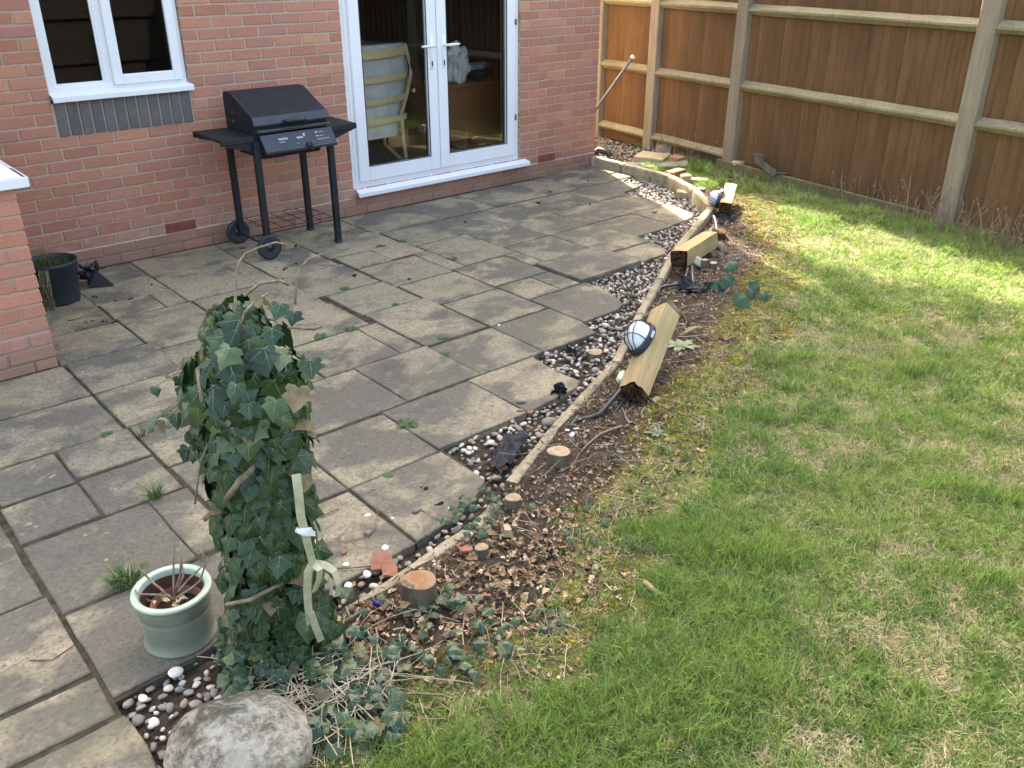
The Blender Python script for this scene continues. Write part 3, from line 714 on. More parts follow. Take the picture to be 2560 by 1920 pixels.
# beyond the 300 nearest: the remaining bricks, joined
for mt in ('brick', 'brick_bay'):
    me = bpy.data.meshes.new('brickwork'); V = []; F = []
    for (p, L, rz, m_) in bricks[300:]:
        if m_ != mt: continue
        src = bmesh_for(L, mt); rot = Matrix.Rotation(rz, 3, 'Z'); b = len(V)
        V += [tuple(rot @ v.co + p) for v in src.vertices]; F += [tuple(i + b for i in q.vertices) for q in src.polygons]
    if V:
        me.from_pydata(V, [], F)
        mm = NT(mt + "_joined"); vn = mm.n("TexWhiteNoise"); vn.noise_dimensions = '3D'
        sn = mm.n("VectorMath", operation='SNAP'); mp = mm.n("VectorMath", operation='ADD'); gg = mm.n("NewGeometry")
        at = mm.n("Attribute"); at.attribute_name = "tone"
        base = mm.ramp(at.outputs["Fac"], [(0, (.46, .200, .128)), (.25, (.40, .170, .110)), (.5, (.50, .225, .145)), (.75, (.42, .195, .145)), (.93, (.50, .225, .14)), (1, (.56, .30, .18))] if mt == 'brick' else [(0, (.50, .22, .14)), (1, (.58, .26, .17))])
        f1 = mm.noise(mm.pos(), 3.0, 3); f2 = mm.noise(mm.pos(), 60, 5, .7)
        c = mm.mix(mm.ramp(f1, [(.4, 0), (.7, .35)]), base, (.33, .185, .14)); c = mm.mix(mm.ramp(f2, [(.3, .35), (.55, 0)]), c, (.24, .11, .08))
        zz = mm.z()[2]; c = mm.mix(mm.ramp(zz, [(.0, .6), (.09, .45), (.26, 0)]), c, (.20, .14, .10))
        mm.bump(f2, .5, .002); me.materials.append(mm.done(c, .9, .15))
        tone = me.attributes.new("tone", 'FLOAT', 'FACE'); vals = []
        for (p, L, rz, m_) in bricks[300:]:
            if m_ != mt: continue
            nf = len(bmesh_for(L, mt).polygons); t_ = rnds.random(); vals += [t_] * nf
        if len(vals) == len(F): tone.data.foreach_set("value", vals)
        o = bpy.data.objects.new('brickwork', me); link(o, house); tag(o, kind='stuff')
for i in range(12):
    inst('sill_brick', bmesh_for(.065, 'brick_grey', .212, .06), (WX0 + .012 + .0325 + i * .0745, .024, DZ + .75 + .005 + .106), parent=house)
mlm = simple('pale_damp_course_mortar', (.60, .50, .40), (.46, .37, .29), .95)
for xa, xb in ((-5.57, DX0 - .03), (DX1 + .09, -.004)):
    ml = MB(); ml.box((xa, -.0012, DZ - .001), (xb, .02, DZ + .0105)); ml.build('mortar_line', mlm, house)
# air bricks, standing 8 mm proud with louvres
for (x0, x1, k) in ((WY(415, 577, 0).x, WY(489, 562, 0).x, 0), (-.775, -.56, 0)):
    z0 = DZ + .008; b = MB()
    b.box((x0, -.006, z0), (x1, .02, z0 + .068))
    for j in range(6): b.box((x0 + .004, -.014, z0 + .004 + j * .0108), (x1 - .004, -.005, z0 + .010 + j * .0108))
    b.build('air_brick', M['air'], house)
# bay body
bay = MB(); bay.box((-7.2, -1.544, -.1), (-5.591, .0, .94)); bay.build('bay_base', M['mortar'], house)
b = MB(); b.box((-7.2, -1.60, .965), (-5.535, -1.35, .985), bev=.004); b.box((-7.2, -1.605, .935), (-5.530, -1.585, .985), bev=.003); b.box((-5.552, -1.6, .935), (-5.527, -.0, .985), bev=.003)
b.add([(-7.2, -1.585, .985), (-5.552, -1.585, .985), (-5.60, -1.44, 1.03), (-7.2, -1.44, 1.03)], [(0, 1, 2, 3)]); b.add([(-5.552, -1.585, .985), (-5.552, 0, .985), (-5.60, 0, 1.03), (-5.60, -1.44, 1.03)], [(0, 1, 2, 3)])
b.build('bay_sill', M['pvc'], house)
b = MB(); b.box((-7.2, -1.44, 1.0), (-5.60, -1.37, 1.08)); b.box((-5.67, -1.44, 1.08), (-5.60, -1.37, 2.3)); b.box((-5.67, -1.37, 1.0), (-5.60, -.01, 1.08)); b.box((-7.2, -1.44, 2.3), (-5.6, -.01, 2.45)); b.build('bay_frame', M['pvc'], house)
b = MB(); b.box((-7.2, -1.41, 1.08), (-5.67, -1.40, 2.3)); b.box((-5.64, -1.37, 1.08), (-5.63, -.01, 2.3)); b.build('bay_glass', M['glass'], house)

# --- window
win = MB()
fy0, fy1 = .025, .085
def ring(b, x0, x1, z0, z1, w_, y0, y1, bev=.004, wb_=None, wt=None):
    wb_ = wb_ or w_; wt = wt or w_
    b.box((x0, y0, z0), (x0 + w_, y1, z1), bev=bev); b.box((x1 - w_, y0, z0), (x1, y1, z1), bev=bev)
    b.box((x0 + w_ - .002, y0 + .0015, z0), (x1 - w_ + .002, y1 - .001, z0 + wb_), bev=bev); b.box((x0 + w_ - .002, y0 + .0015, z1 - wt), (x1 - w_ + .002, y1 - .001, z1), bev=bev)
wx0, wx1, wz0, wz1 = WX0 + .004, WX1 - .004, 1.12, 2.28
ring(win, wx0, wx1, wz0, wz1, .048, fy0, fy1, wb_=.052)
mx = -4.555
win.box((mx - .03, fy0 + .002, wz0 + .05), (mx + .03, fy1, wz1 - .05), bev=.004)
win_o = win.build('window', M['pvc'], house)
b = MB(); ring(b, mx + .018, wx1 - .03, wz0 + .035, wz1 - .035, .062, fy0 - .022, fy0 + .02); b.build('casement', M['pvc'], win_o)
b = MB(); ring(b, wx0 + .046, mx - .028, wz0 + .05, wz1 - .05, .016, fy0 + .006, fy0 + .03, .003); b.build('glazing_bead', M['pvc'], win_o)
b = MB(); b.box((wx0 + .055, fy0 + .030, wz0 + .06), (mx - .035, fy0 + .034, wz1 - .06)); b.build('pane', M['glass'], win_o)
b = MB(); b.box((mx + .07, fy0 + .010, wz0 + .09), (wx1 - .085, fy0 + .014, wz1 - .09)); b.build('pane', M['glass'], win_o)
b = MB(); ring(b, mx + .078, wx1 - .09, wz0 + .095, wz1 - .095, .005, fy0 - .003, fy0 + .006, 0); ring(b, wx0 + .061, mx - .043, wz0 + .065, wz1 - .065, .005, fy0 + .012, fy0 + .028, 0); b.build('gasket', M['seal'], win_o)
b = MB(); b.box((WX0 + .006, -.045, 1.083), (WX1 + .012, -.028, 1.118), bev=.003); b.box((WX0 + .006, -.030, 1.100), (WX1 + .004, .03, 1.114), bev=.002)
b.add([(WX0 + .004, -.043, 1.1165), (WX1 + .012, -.043, 1.1165), (WX1 + .004, .03, 1.135), (WX0 + .004, .03, 1.135)], [(0, 1, 2, 3)]); b.build('window_sill', M['pvc'], house)
# --- french doors
dx0, dx1, dz0, dz1 = -2.775, -1.022, .195, 2.28
d = MB(); ring(d, dx0, dx1, dz0, dz1, .052, .025, .09, wb_=.05)
door_o = d.build('french_doors', M['pvc'], house)
for xa, xb in ((DX0 + .002, dx0), (dx1, DX1 - .002)): b = MB(); b.box((xa, .03, dz0), (xb, .08, dz1)); b.build('frame_trim', M['pvc'], house)
cx = -1.915
for (a0, a1, sgn) in ((dx0 + .035, cx - .003, 1), (cx + .003, dx1 - .035, -1)):
    lf = MB(); ring(lf, a0, a1, dz0 + .04, dz1 - .04, .098, .004, .055, .006, wb_=.115)
    lo = lf.build('door_leaf', M['pvc'], door_o)
    b = MB(); b.box((a0 + .09, .030, dz0 + .14), (a1 - .09, .036, dz1 - .14)); b.build('pane', M['glass'], lo) if False else b.build('pane', M['glass'], door_o)
    b = MB(); ring(b, a0 + .098, a1 - .098, dz0 + .155, dz1 - .138, .004, .004, .014, 0); ring(b, a0 + .116, a1 - .116, dz0 + .17, dz1 - .15, .003, .038, .048, 0); b.build('gasket', M['seal'], door_o)
    hx = cx - sgn * .062
    b = MB(); b.box((hx - .014, -.006, 1.06), (hx + .014, .006, 1.315), bev=.004)
    b.tube([(hx, .0, 1.245), (hx, -.05, 1.245)], .010, 8); b.tube([(hx, -.05, 1.245), (hx - sgn * .05, -.056, 1.247), (hx - sgn * .13, -.052, 1.247)], [.011, .011, .009], 8)
    b.build('door_handle', M['pvc'], door_o, True)
    b = MB(); b.box((hx - .006, -.0085, 1.085), (hx + .006, -.0055, 1.125), bev=.002); b.build('keyhole', M['seal'], door_o)
b = MB()
for zz in (.55, 1.36): b.box((dx1 - .045, -.006, zz), (dx1 - .025, .03, zz + .05), bev=.003)
b.build('hinge', M['steel'], door_o)
b = MB(); b.box((-2.80, -.062, .128), (-.925, -.044, .165), bev=.004); b.box((-2.79, -.05, .150), (-.935, .03, .162)); b.add([(-2.80, -.060, .163), (-.925, -.060, .163), (-.945, .03, .196), (-2.79, .03, .196)], [(0, 1, 2, 3)])
b.build('door_sill', M['pvc'], house)

# --- what shows through the glass
ch = tag(empty('armchair', (-2.15, .75, .05)), 'bentwood armchair with grey cushion behind the left glass door', 'armchair')
Yc = .42
def cp(px, py, Y=Yc): q = WY(800 + px * .3617, py * .3617, Y); return q
b = MB()
rail_r = [cp(585, 300), cp(610, 400, .44), cp(628, 500, .43), cp(600, 650, .40), cp(565, 780, .36), cp(570, 890, .33)]
dxr = Vector((-.60, .0, .0))
for off in (Vector((0, 0, 0)), dxr): b.tube([p + off + Vector((0, 0, .0)) for p in rail_r], .017, 6)
b.build('side_rail', M['bentwood'], ch)
for i, (py, t) in enumerate(((345, 0.03), (515, .018), (665, .018), (800, .018))):
    q = cp(600, py, .43 - i * .02); b = MB(); n = 8; h = .034 if i == 0 else .025
    pts = [q + dxr * (k / n) + Vector((0, -.05 * math.sin(math.pi * k / n), -.02 * (k / n))) for k in range(n + 1)]
    for p0, p1 in zip(pts[:-1], pts[1:]): b.add([p0 + Vector((0, 0, -h)), p1 + Vector((0, 0, -h)), p1 + Vector((0, 0, h)), p0 + Vector((0, 0, h)), p0 + Vector((0, .012, -h)), p1 + Vector((0, .012, -h)), p1 + Vector((0, .012, h)), p0 + Vector((0, .012, h))], [(0, 1, 2, 3), (5, 4, 7, 6), (3, 2, 6, 7), (0, 4, 5, 1)])
    b.build('slat', M['bentwood'], ch)
b = MB(); P0 = [cp(590, 300, .46), cp(610, 500, .47), cp(575, 760, .42), cp(560, 930, .40)]
rows = []
for p in P0: rows.append([p + dxr * (k / 6) + Vector((0, -.035 * math.sin(math.pi * k / 6), 0)) for k in range(7)])
vs = [v for r_ in rows for v in r_] + [v + Vector((0, .07, .01)) for r_ in rows for v in r_]; n = 7
fs = [(i * n + k, i * n + k + 1, (i + 1) * n + k + 1, (i + 1) * n + k) for i in range(3) for k in range(6)]
fs += [(28 + a, 28 + b_, 28 + c_, 28 + d_) for (a, d_, c_, b_) in [(i * n + k, i * n + k + 1, (i + 1) * n + k + 1, (i + 1) * n + k) for i in range(3) for k in range(6)]]
fs += [(k, 28 + k, 29 + k, k + 1) for k in range(6)] + [(i * n, (i + 1) * n, 28 + (i + 1) * n, 28 + i * n) for i in range(3)] + [(i * n + 6, 28 + i * n + 6, 28 + (i + 1) * n + 6, (i + 1) * n + 6) for i in range(3)]
b.add(vs, fs); b.build('cushion', M['cushion'], ch, True)
b = MB(); q = cp(650, 625, .55); b.tube([q, q + Vector((.02, .35, -.02)), q + Vector((.0, .55, -.12))], .018, 6); b.tube([q + Vector((.0, .5, -.1)), q + Vector((-.02, .5, -.55)), Vector((q.x, .5, .05))], .017, 6); b.tube([cp(570, 890, .33), Vector((cp(570, 890).x, .36, .05))], .017, 6); b.build('armrest', M['bentwood'], ch)
dk_o = tag(empty('desk', (-1.0, 1.0, .05)), 'red-brown wooden desk behind the right glass door', 'desk')
ty = .62
dz_ = WY(800 + 1190 * .3617, 560 * .3617, ty).z
b = MB(); b.box((-1.50, ty, dz_ - .03), (-.62, 1.5, dz_), bev=.004); b.build('desk_top', M['desk'], dk_o)
b = MB(); b.box((-1.48, ty + .03, .30), (-.64, ty + .05, dz_ - .03)); b.box((-1.48, ty + .05, .05), (-1.45, 1.48, dz_ - .03)); b.box((-.67, ty + .05, .05), (-.64, 1.48, dz_ - .03)); b.build('modesty_panel', M['desk'], dk_o)
def blob(name, c, r, mat, label, cat, seed=1, rough=.35, sub=3, parent=None):
    bm = bmesh.new(); bmesh.ops.create_icosphere(bm, subdivisions=sub, radius=1)
    for v in bm.verts:
        v.co *= 1 + rough * noise.fractal(v.co * 1.6 + Vector((seed * 9, 0, 0)), 1, 2, 3)
        v.co = Vector((v.co.x * r[0], v.co.y * r[1], max(v.co.z, -.75) * r[2]))
    me = bpy.data.meshes.new(name); bm.to_mesh(me); bm.free(); me.materials.append(mat)
    o = inst(name, me, c, parent=parent); tag(o, label, cat); return o
q = WY(800 + 945 * .3617, 470 * .3617, ty + .16); blob('carrier_bag', (q.x, q.y, dz_ + .14), (.12, .10, .19), M['bag'], 'crumpled white plastic bag standing on the desk indoors', 'bag', 3, .5, 4)
q = WY(800 + 1075 * .3617, 480 * .3617, ty + .18); b = MB(); b.lathe([(.05, 0), (.085, .03), (.115, .085), (.12, .09), (.11, .085), (.08, .035), (0, .02)], (q.x + .02, q.y, dz_ + .001), 24); tag(b.build('bowl', M['bowl'], None, True), 'dark smoky glass bowl on the desk beside the plastic bag', 'bowl')
bb = blob('food_packet', (q.x + .02, q.y, dz_ + .125), (.15, .07, .04), M['bluepack'], 'blue and white packet lying on top of the bowl indoors', 'packet', 5, .3, 3)

# ================================================================== FENCE
fence = tag(empty('fence', FP(-1)), 'tall brown closeboard timber fence running along the right of the lawn', 'fence')
Rf = Matrix((FD, FN, Vector((0, 0, 1)))).transposed().to_4x4()       # local x along fence, y to the lawn
def fbox(name, s0, s1, o0, o1, z0, z1, mat, bev=.004, loc_s=None):
    cs, co, cz = (s0 + s1) / 2, (o0 + o1) / 2, (z0 + z1) / 2
    b = MB(); b.box((-(s1 - s0) / 2, -(o1 - o0) / 2, -(z1 - z0) / 2), ((s1 - s0) / 2, (o1 - o0) / 2, (z1 - z0) / 2), bev=bev)
    me_o = b.build(name, mat); C.objects.unlink(me_o); me = me_o.data; bpy.data.objects.remove(me_o)
    o = inst(name, me, FP(cs, co, cz), (0, 0, math.pi / 2 - FH), parent=None)
    o.parent = fence; o.matrix_parent_inverse = parent_inv(fence); return o
posts_s = [(1.98, 2.12), (1.06, 1.19), (-.14, -.005), (-2.475, -2.335), (-4.9, -4.77), (-7.3, -7.17)]
for i, (a, b_) in enumerate(posts_s): fbox('post', a, b_, -.05, .075, -.2, 1.82, M['post'] if i != 1 else M['gravelboard'] if False else M['post'], .008)
# boards: one mesh family, overlapping feather edge
def board_mesh(seed, z0, z1):
    r = random.Random(seed); b = MB(); w2 = .058; n = 6; vs = []
    for j in range(n + 1):
        z = z0 + (z1 - z0) * j / n; dx = r.uniform(-.0015, .0015)
        vs += [(-w2 + dx, -.006, z), (w2 + dx, -.006, z), (w2 + dx, .020, z), (-w2 + dx, -.001, z)]
    fs = []
    for j in range(n):
        a = j * 4; c = a + 4
        fs += [(a, a + 1, c + 1, c), (a + 1, a + 2, c + 2, c + 1), (a + 2, a + 3, c + 3, c + 2), (a + 3, a, c, c + 3)]
    fs += [(0, 3, 2, 1), (n * 4, n * 4 + 1, n * 4 + 2, n * 4 + 3)]
    b.add(vs, fs); o = b.build('board', M['board']); me = o.data; bpy.data.objects.remove(o); return me
bms = [board_mesh(i, -.10, 1.68) for i in range(5)]
s = 3.2; nb = 0
rest = []
while s > -8.3:
    rest.append(s); s -= .1
for i, s in enumerate(rest):
    o = inst('board', bms[i % 5], FP(s, -.012 + rnds.uniform(-.003, .003), .13 + rnds.uniform(-.004, .004)), (rnds.uniform(-.002, .002), rnds.uniform(-.004, .004), math.pi / 2 - FH), parent=None)
    o.parent = fence; o.matrix_parent_inverse = parent_inv(fence)
ps = [3.3] + [0] * 0
segs = [(3.3, 2.12), (1.98, 1.19), (1.06, -.005), (-.14, -2.335), (-2.475, -4.77), (-4.9, -7.17), (-7.3, -8.4)]
for (a, b_) in segs:
    for (z, dzr) in ((1.475, 0), (.825, 0), (.17, 0)):
        if z < .5 and b_ < -.1: continue
        cs = (a + b_) / 2; L = a - b_
        # arris rail: triangular-ish section with a sloping top
        bm_ = MB(); w_ = L / 2 - .001
        prof = [(.006, -.045), (.028, -.045), (.066, -.012), (.066, .006), (.006, .045)]
        nseg = max(2, int(L / .25)); vs = []; rr = random.Random(int(cs * 100 + z * 10))
        for j in range(nseg + 1):
            x = -w_ + 2 * w_ * j / nseg
            for (y, zz) in prof: vs.append((x, y + rr.uniform(-.002, .002), zz + rr.uniform(-.003, .003)))
        fs = [(j * 5 + k, j * 5 + (k + 1) % 5, (j + 1) * 5 + (k + 1) % 5, (j + 1) * 5 + k) for j in range(nseg) for k in range(5)] + [(4, 3, 2, 1, 0), tuple(nseg * 5 + k for k in range(5))]
        bm_.add(vs, fs); o = bm_.build('rail', M['rail']); me = o.data; bpy.data.objects.remove(o)
        o = inst('rail', me, FP(cs, .002, z), (0, 0, math.pi / 2 - FH)); o.parent = fence; o.matrix_parent_inverse = parent_inv(fence)
fbox('gravel_board', -2.32, .02, .085, .115, -.03, .135, M['gravelboard'], .003)
fbox('gravel_board', -2.33, .0, .012, .05, -.03, .118, M['gravelboard'], .003)
fbox('gravel_board', -4.77, -2.5, .012, .05, -.03, .10, M['gravelboard'], .003)
fbox('gravel_board', .03, 1.05, -.04, -.012, -.06, .10, M['rot'], .003)
fbox('gravel_board', 1.2, 3.2, -.04, -.012, -.06, .13, M['rot'], .003)
# ================================================================== KERB EDGING
kerb = tag(empty('stone_edging', KERB[4] * 1), 'pale round-topped stone edging curving between the pebbles and the soil', 'edging')
def kerb_sec(p0, p1, w_=.056, seed=0, depth=.16):
    p0 = Vector(p0); p1 = Vector(p1); d_ = (p1 - p0); L = d_.length; r = random.Random(seed)
    n = max(2, int(L / .06)); x = Vector((d_.x, d_.y, 0)).normalized(); y = Vector((-x.y, x.x, 0)); vs = []
    prof = [(-w_ / 2, -depth), (-w_ / 2, -.022), (-w_ * .46, -.010), (-w_ * .36, -.002), (w_ * .36, -.001), (w_ * .46, -.010), (w_ / 2, -.022), (w_ / 2, -depth)]
    m = len(prof)
    for j in range(n + 1):
        q = p0.lerp(p1, j / n)
        for (a, z) in prof: vs.append(q + y * (a + r.uniform(-.002, .002)) + Vector((0, 0, z + r.uniform(-.0025, .0025))))
    fs = [(j * m + k, j * m + k + 1, (j + 1) * m + k + 1, (j + 1) * m + k) for j in range(n) for k in range(m - 1)] + [tuple(range(m)), tuple(n * m + k for k in range(m))[::-1]]
    b = MB(); b.add(vs, fs); b.build('edging_stone', M['kerb'], kerb, True)
i = 0
for path in (KERB, KERB2):
    for a, b_ in zip(path[:-1], path[1:]):
        L = (b_ - a).length
        n = max(1, round(L / .62)) if L > .75 else 1
        for k in range(n):
            p0 = a.lerp(b_, k / n); p1 = a.lerp(b_, (k + 1) / n); e = (p1 - p0).normalized() * .002
            kerb_sec(p0 + e, p1 - e, .050 if p0.x < -1.8 else .062, i); i += 1

# ================================================================== GRASS (geometry nodes scatter of tufts)
def tuft_mesh(name, seed, nb, rad, h0, h1, width, lean, mat):
    r = random.Random(seed); vs = []; fs = []; tip = []; tone_ = []
    for i in range(nb):
        a = r.uniform(0, 6.28); d = rad * math.sqrt(r.random()); bx_, by_ = d * math.cos(a), d * math.sin(a)
        h = r.uniform(h0, h1); ln = r.uniform(.1, lean) * h; la = r.uniform(0, 6.28); w_ = width * r.uniform(.7, 1.2)
        fa = r.uniform(0, 6.28); wx, wy = math.cos(fa) * w_ / 2, math.sin(fa) * w_ / 2; b = len(vs); tone_ += [r.random()] * 7
        for j, t in enumerate((0, .4, .75, 1.0)):
            cx_ = bx_ + math.cos(la) * ln * t * t; cy_ = by_ + math.sin(la) * ln * t * t; z = h * (t - .18 * lean * t * t * t)
            k = (1, .9, .6, 0)[j]
            if j < 3: vs += [(cx_ - wx * k, cy_ - wy * k, z), (cx_ + wx * k, cy_ + wy * k, z)]; tip += [t, t]
            else: vs.append((cx_, cy_, z)); tip.append(1)
        fs += [(b, b + 1, b + 3, b + 2), (b + 2, b + 3, b + 5, b + 4), (b + 4, b + 5, b + 6)]
    me = bpy.data.meshes.new(name); me.from_pydata(vs, [], fs); me.materials.append(mat)
    at = me.attributes.new("tip", 'FLOAT', 'POINT'); at.data.foreach_set("value", tip)
    at = me.attributes.new("tone", 'FLOAT', 'POINT'); at.data.foreach_set("value", tone_)
    return me
def scatter_group(coll):
    ng = bpy.data.node_groups.new("scatter", 'GeometryNodeTree')
    ng.interface.new_socket("Geometry", in_out='INPUT', socket_type='NodeSocketGeometry'); ng.interface.new_socket("Geometry", in_out='OUTPUT', socket_type='NodeSocketGeometry')
    gi = ng.nodes.new("NodeGroupInput"); go = ng.nodes.new("NodeGroupOutput"); iop = ng.nodes.new("GeometryNodeInstanceOnPoints"); ci = ng.nodes.new("GeometryNodeCollectionInfo")
    ci.inputs["Collection"].default_value = coll; ci.inputs["Separate Children"].default_value = True; ci.inputs["Reset Children"].default_value = True
    iop.inputs["Pick Instance"].default_value = True
    def na(nm, ty):
        n = ng.nodes.new("GeometryNodeInputNamedAttribute"); n.data_type = ty; n.inputs["Name"].default_value = nm; return n.outputs["Attribute"]
    L = ng.links
    L.new(gi.outputs[0], iop.inputs["Points"]); L.new(ci.outputs[0], iop.inputs["Instance"]); L.new(na("idx", 'INT'), iop.inputs["Instance Index"])
    L.new(na("rot", 'FLOAT_VECTOR'), iop.inputs["Rotation"]); L.new(na("scl", 'FLOAT_VECTOR'), iop.inputs["Scale"]); L.new(iop.outputs[0], go.inputs[0])
    return ng
def scatter(name, pts, idx, rot, scl, meshes, kind='stuff', parent=None):
    coll = bpy.data.collections.new(name + "_sources")
    for i, m_ in enumerate(meshes):
        o = bpy.data.objects.new("%s_src_%02d" % (name, i), m_); coll.objects.link(o)
    me = bpy.data.meshes.new(name); me.from_pydata(pts.tolist(), [], [])
    a = me.attributes.new("idx", 'INT', 'POINT'); a.data.foreach_set("value", idx.astype(np.int32))
    a = me.attributes.new("rot", 'FLOAT_VECTOR', 'POINT'); a.data.foreach_set("vector", rot.astype(np.float32).ravel())
    a = me.attributes.new("scl", 'FLOAT_VECTOR', 'POINT'); a.data.foreach_set("vector", scl.astype(np.float32).ravel())
    o = bpy.data.objects.new(name, me); link(o, parent)
    md = o.modifiers.new("scatter", 'NODES'); md.node_group = scatter_group(coll)
    if kind: o['kind'] = kind
    return o
def in_view(x, y, z=0.0, pad=80):
    d0 = x - CAM.x; d1 = y - CAM.y; d2 = z - CAM.z
    dep = d0 * _f.x + d1 * _f.y + d2 * _f.z; px = 1280 + FPX * (d0 * _r.x + d1 * _r.y) / dep; py = 960 - FPX * (d0 * _u.x + d1 * _u.y + d2 * _u.z) / dep
    return (dep > .3) & (px > -pad) & (px < 2560 + pad) & (py > -pad) & (py < 1920 + pad), dep
rs = np.random.RandomState(11)
NB = 38
tufts = [tuft_mesh("turf_tuft", 100 + i, NB, .045, .014, .034, .0034, 1.4, M['grass']) for i in range(6)] + \
        [tuft_mesh("turf_long", 120 + i, 30, .04, .038, .080, .0032, 1.0, M['grass']) for i in range(3)] + \
        [tuft_mesh("turf_straw", 140 + i, 34, .05, .014, .036, .0030, 2.2, M['straw']) for i in range(3)]
N = 210000
gx = rs.uniform(-7.2, 1.2, N); gy = rs.uniform(-9.2, -.2, N)
ok = pip(gx, gy, LAWN); gx = gx[ok]; gy = gy[ok]
v, dep = in_view(gx, gy); dl = seg_dist(gx, gy, LAWN_EDGE); df = np.abs((gx - FA.x) * FN.x + (gy - FA.y) * FN.y)
side = (gx - FA.x) * FN.x + (gy - FA.y) * FN.y
dens = np.where(v, np.clip(1.0 - (dep - 3) * .10, .45, 1), .05)
thin = fbm(gx, gy, 2.2, 31); thin2 = fbm(gx, gy, 9, 32)
edge = np.clip((dl - .10 + .11 * thin2) / .16, 0.0, 1)
keep = (rs.rand(len(gx)) < dens * edge * np.where(thin > .35, .75, 1)) & (side > .10)
gx, gy, dep, thin, thin2, dl, side = [q[keep] for q in (gx, gy, dep, thin, thin2, dl, side)]
n = len(gx)
# longer, greener grass along the bed in the front; short mown turf elsewhere; strips of thatch
fr = np.clip((-gx - 3.9) / .5, 0, 1) * np.clip(1 - (dl - .45) / .25, 0, 1)
lng = (rs.rand(n) < .13 + .65 * fr + .3 * (thin2 > .6))
ang = fbm(gx, gy, 5, 77, 2)
thatchy = (np.abs(fbm(gx * .6 + gy * .35, gy * 1.1 - gx * .2, 8, 55, 2)) < .075) | (fbm(gx, gy, 4.5, 91) > .42)
strw = rs.rand(n) < np.where(thatchy, .52, .22)
idx = np.where(strw, rs.randint(9, 12, n), np.where(lng, rs.randint(6, 9, n), rs.randint(0, 6, n)))
sc_h = np.where(strw, 1.1, .75 + .5 * rs.rand(n)) * (1 + .25 * np.clip(thin2, -1, 1))
sc_w = np.where(dep > 5, 1.35, 1.0)
rot = np.stack([rs.uniform(-.25, .25, n), rs.uniform(-.25, .25, n), rs.uniform(0, 6.28, n)], 1)
scl = np.stack([sc_w, sc_w, sc_h], 1)
pts = np.stack([gx, gy, hz(gx, gy) - .004], 1)
scatter('grass', pts, idx, rot, scl, tufts)
# moss cushions and stray blades at the ragged turf edge
n = 1000; t = rs.randint(0, len(LAWN_EDGE) - 1, n); u_ = rs.rand(n); E_ = np.array(LAWN_EDGE)
ex = E_[t, 0] * (1 - u_) + E_[t + 1, 0] * u_ + rs.normal(0, .05, n); ey = E_[t, 1] * (1 - u_) + E_[t + 1, 1] * u_ + rs.normal(0, .07, n)
kk = ~pip(ex, ey, PATIO) & (seg_dist(ex, ey, kerb_line) > .06); ex, ey = ex[kk], ey[kk]; n = len(ex)
scatter('edge_grass', np.stack([ex, ey, hz(ex, ey) - .004], 1), rs.randint(0, 3, n), np.stack([rs.uniform(-.5, .5, n), rs.uniform(-.5, .5, n), rs.uniform(0, 6.28, n)], 1), np.stack([np.ones(n), np.ones(n), rs.uniform(.7, 1.2, n)], 1),
        [tuft_mesh("edge_tuft", 160, 9, .03, .03, .07, .0028, 1.2, M['grass']), tuft_mesh("edge_tuft", 161, 7, .02, .02, .05, .0026, 1.6, M['straw']), tuft_mesh("edge_tuft", 162, 14, .03, .02, .05, .0028, 1.5, M['grass'])])
mossm = NT("moss"); cc = mossm.ramp(mossm.rand(), [(0, (.20, .19, .030)), (.6, (.34, .31, .05)), (1, (.46, .41, .09))]); mossmat = mossm.done(cc, .9, .1)
mo = [tuft_mesh("moss_tuft", 170 + i, 26, .028, .004, .013, .0035, 1.5, mossmat) for i in range(3)]
n = 26000; mxx = rs.uniform(-5.6, .6, n); mxy = rs.uniform(-4.9, -.7, n)
dl2 = seg_dist(mxx, mxy, LAWN_EDGE); kk = (~pip(mxx, mxy, kerb_line + [(-7.4, -5), (-7.4, 0), (0, 0)])) & (dl2 < .22) & (fbm(mxx, mxy, 6, 41) > -.20 + dl2 * 1.5 - np.where(mxx > -1.6, .35, .12)) & (seg_dist(mxx, mxy, kerb_line) > .12) & ((mxx > -4.7) | (fbm(mxx, mxy, 6, 41) > .45))
mxx, mxy = mxx[kk], mxy[kk]; n = len(mxx)
scatter('moss', np.stack([mxx, mxy, hz(mxx, mxy)], 1), rs.randint(0, 3, n), np.stack([np.zeros(n), np.zeros(n), rs.uniform(0, 6.28, n)], 1), np.stack([rs.uniform(.8, 1.4, n)] * 3, 1), mo)

# ================================================================== LITTER on the soil
def in_soil(x, y): return (~pip(x, y, kerb_line + [(-7.4, -5.2), (-7.4, 0), (0, 0)])) & (~pip(x, y, LAWN) | (seg_dist(x, y, LAWN_EDGE) < .15))
HEAVY = [tuple(G(*q)[:2]) for q in [(760, 1560), (860, 1420), (1080, 1320), (1300, 1280), (1500, 1330), (1500, 1480), (1430, 1590), (1240, 1690), (1000, 1790), (820, 1850), (680, 1800)]]
LF = []
for i in range(5):
    r = random.Random(i); vs = []
    for (x, y) in [(0, -.5), (.16, -.3), (.30, -.12), (.22, .05), (.34, .22), (.12, .34), (0, .5), (-.14, .30), (-.32, .18), (-.2, .02), (-.28, -.16), (-.13, -.33), (0, 0)]:
        vs.append(Vector((x * r.uniform(.8, 1.2), y * r.uniform(.85, 1.15), .35 * abs(x) + r.uniform(-.10, .14) + .3 * y * y * r.uniform(-1, 1.5))))
    LF.append((vs, [(k, (k + 1) % 12, 12) for k in range(12)]))
leafcol = [(.38, .25, .135), (.44, .30, .17), (.27, .16, .085), (.52, .39, .24), (.17, .10, .055), (.45, .28, .145), (.56, .44, .29), (.31, .20, .11), (.22, .135, .07)]
lit = MB()
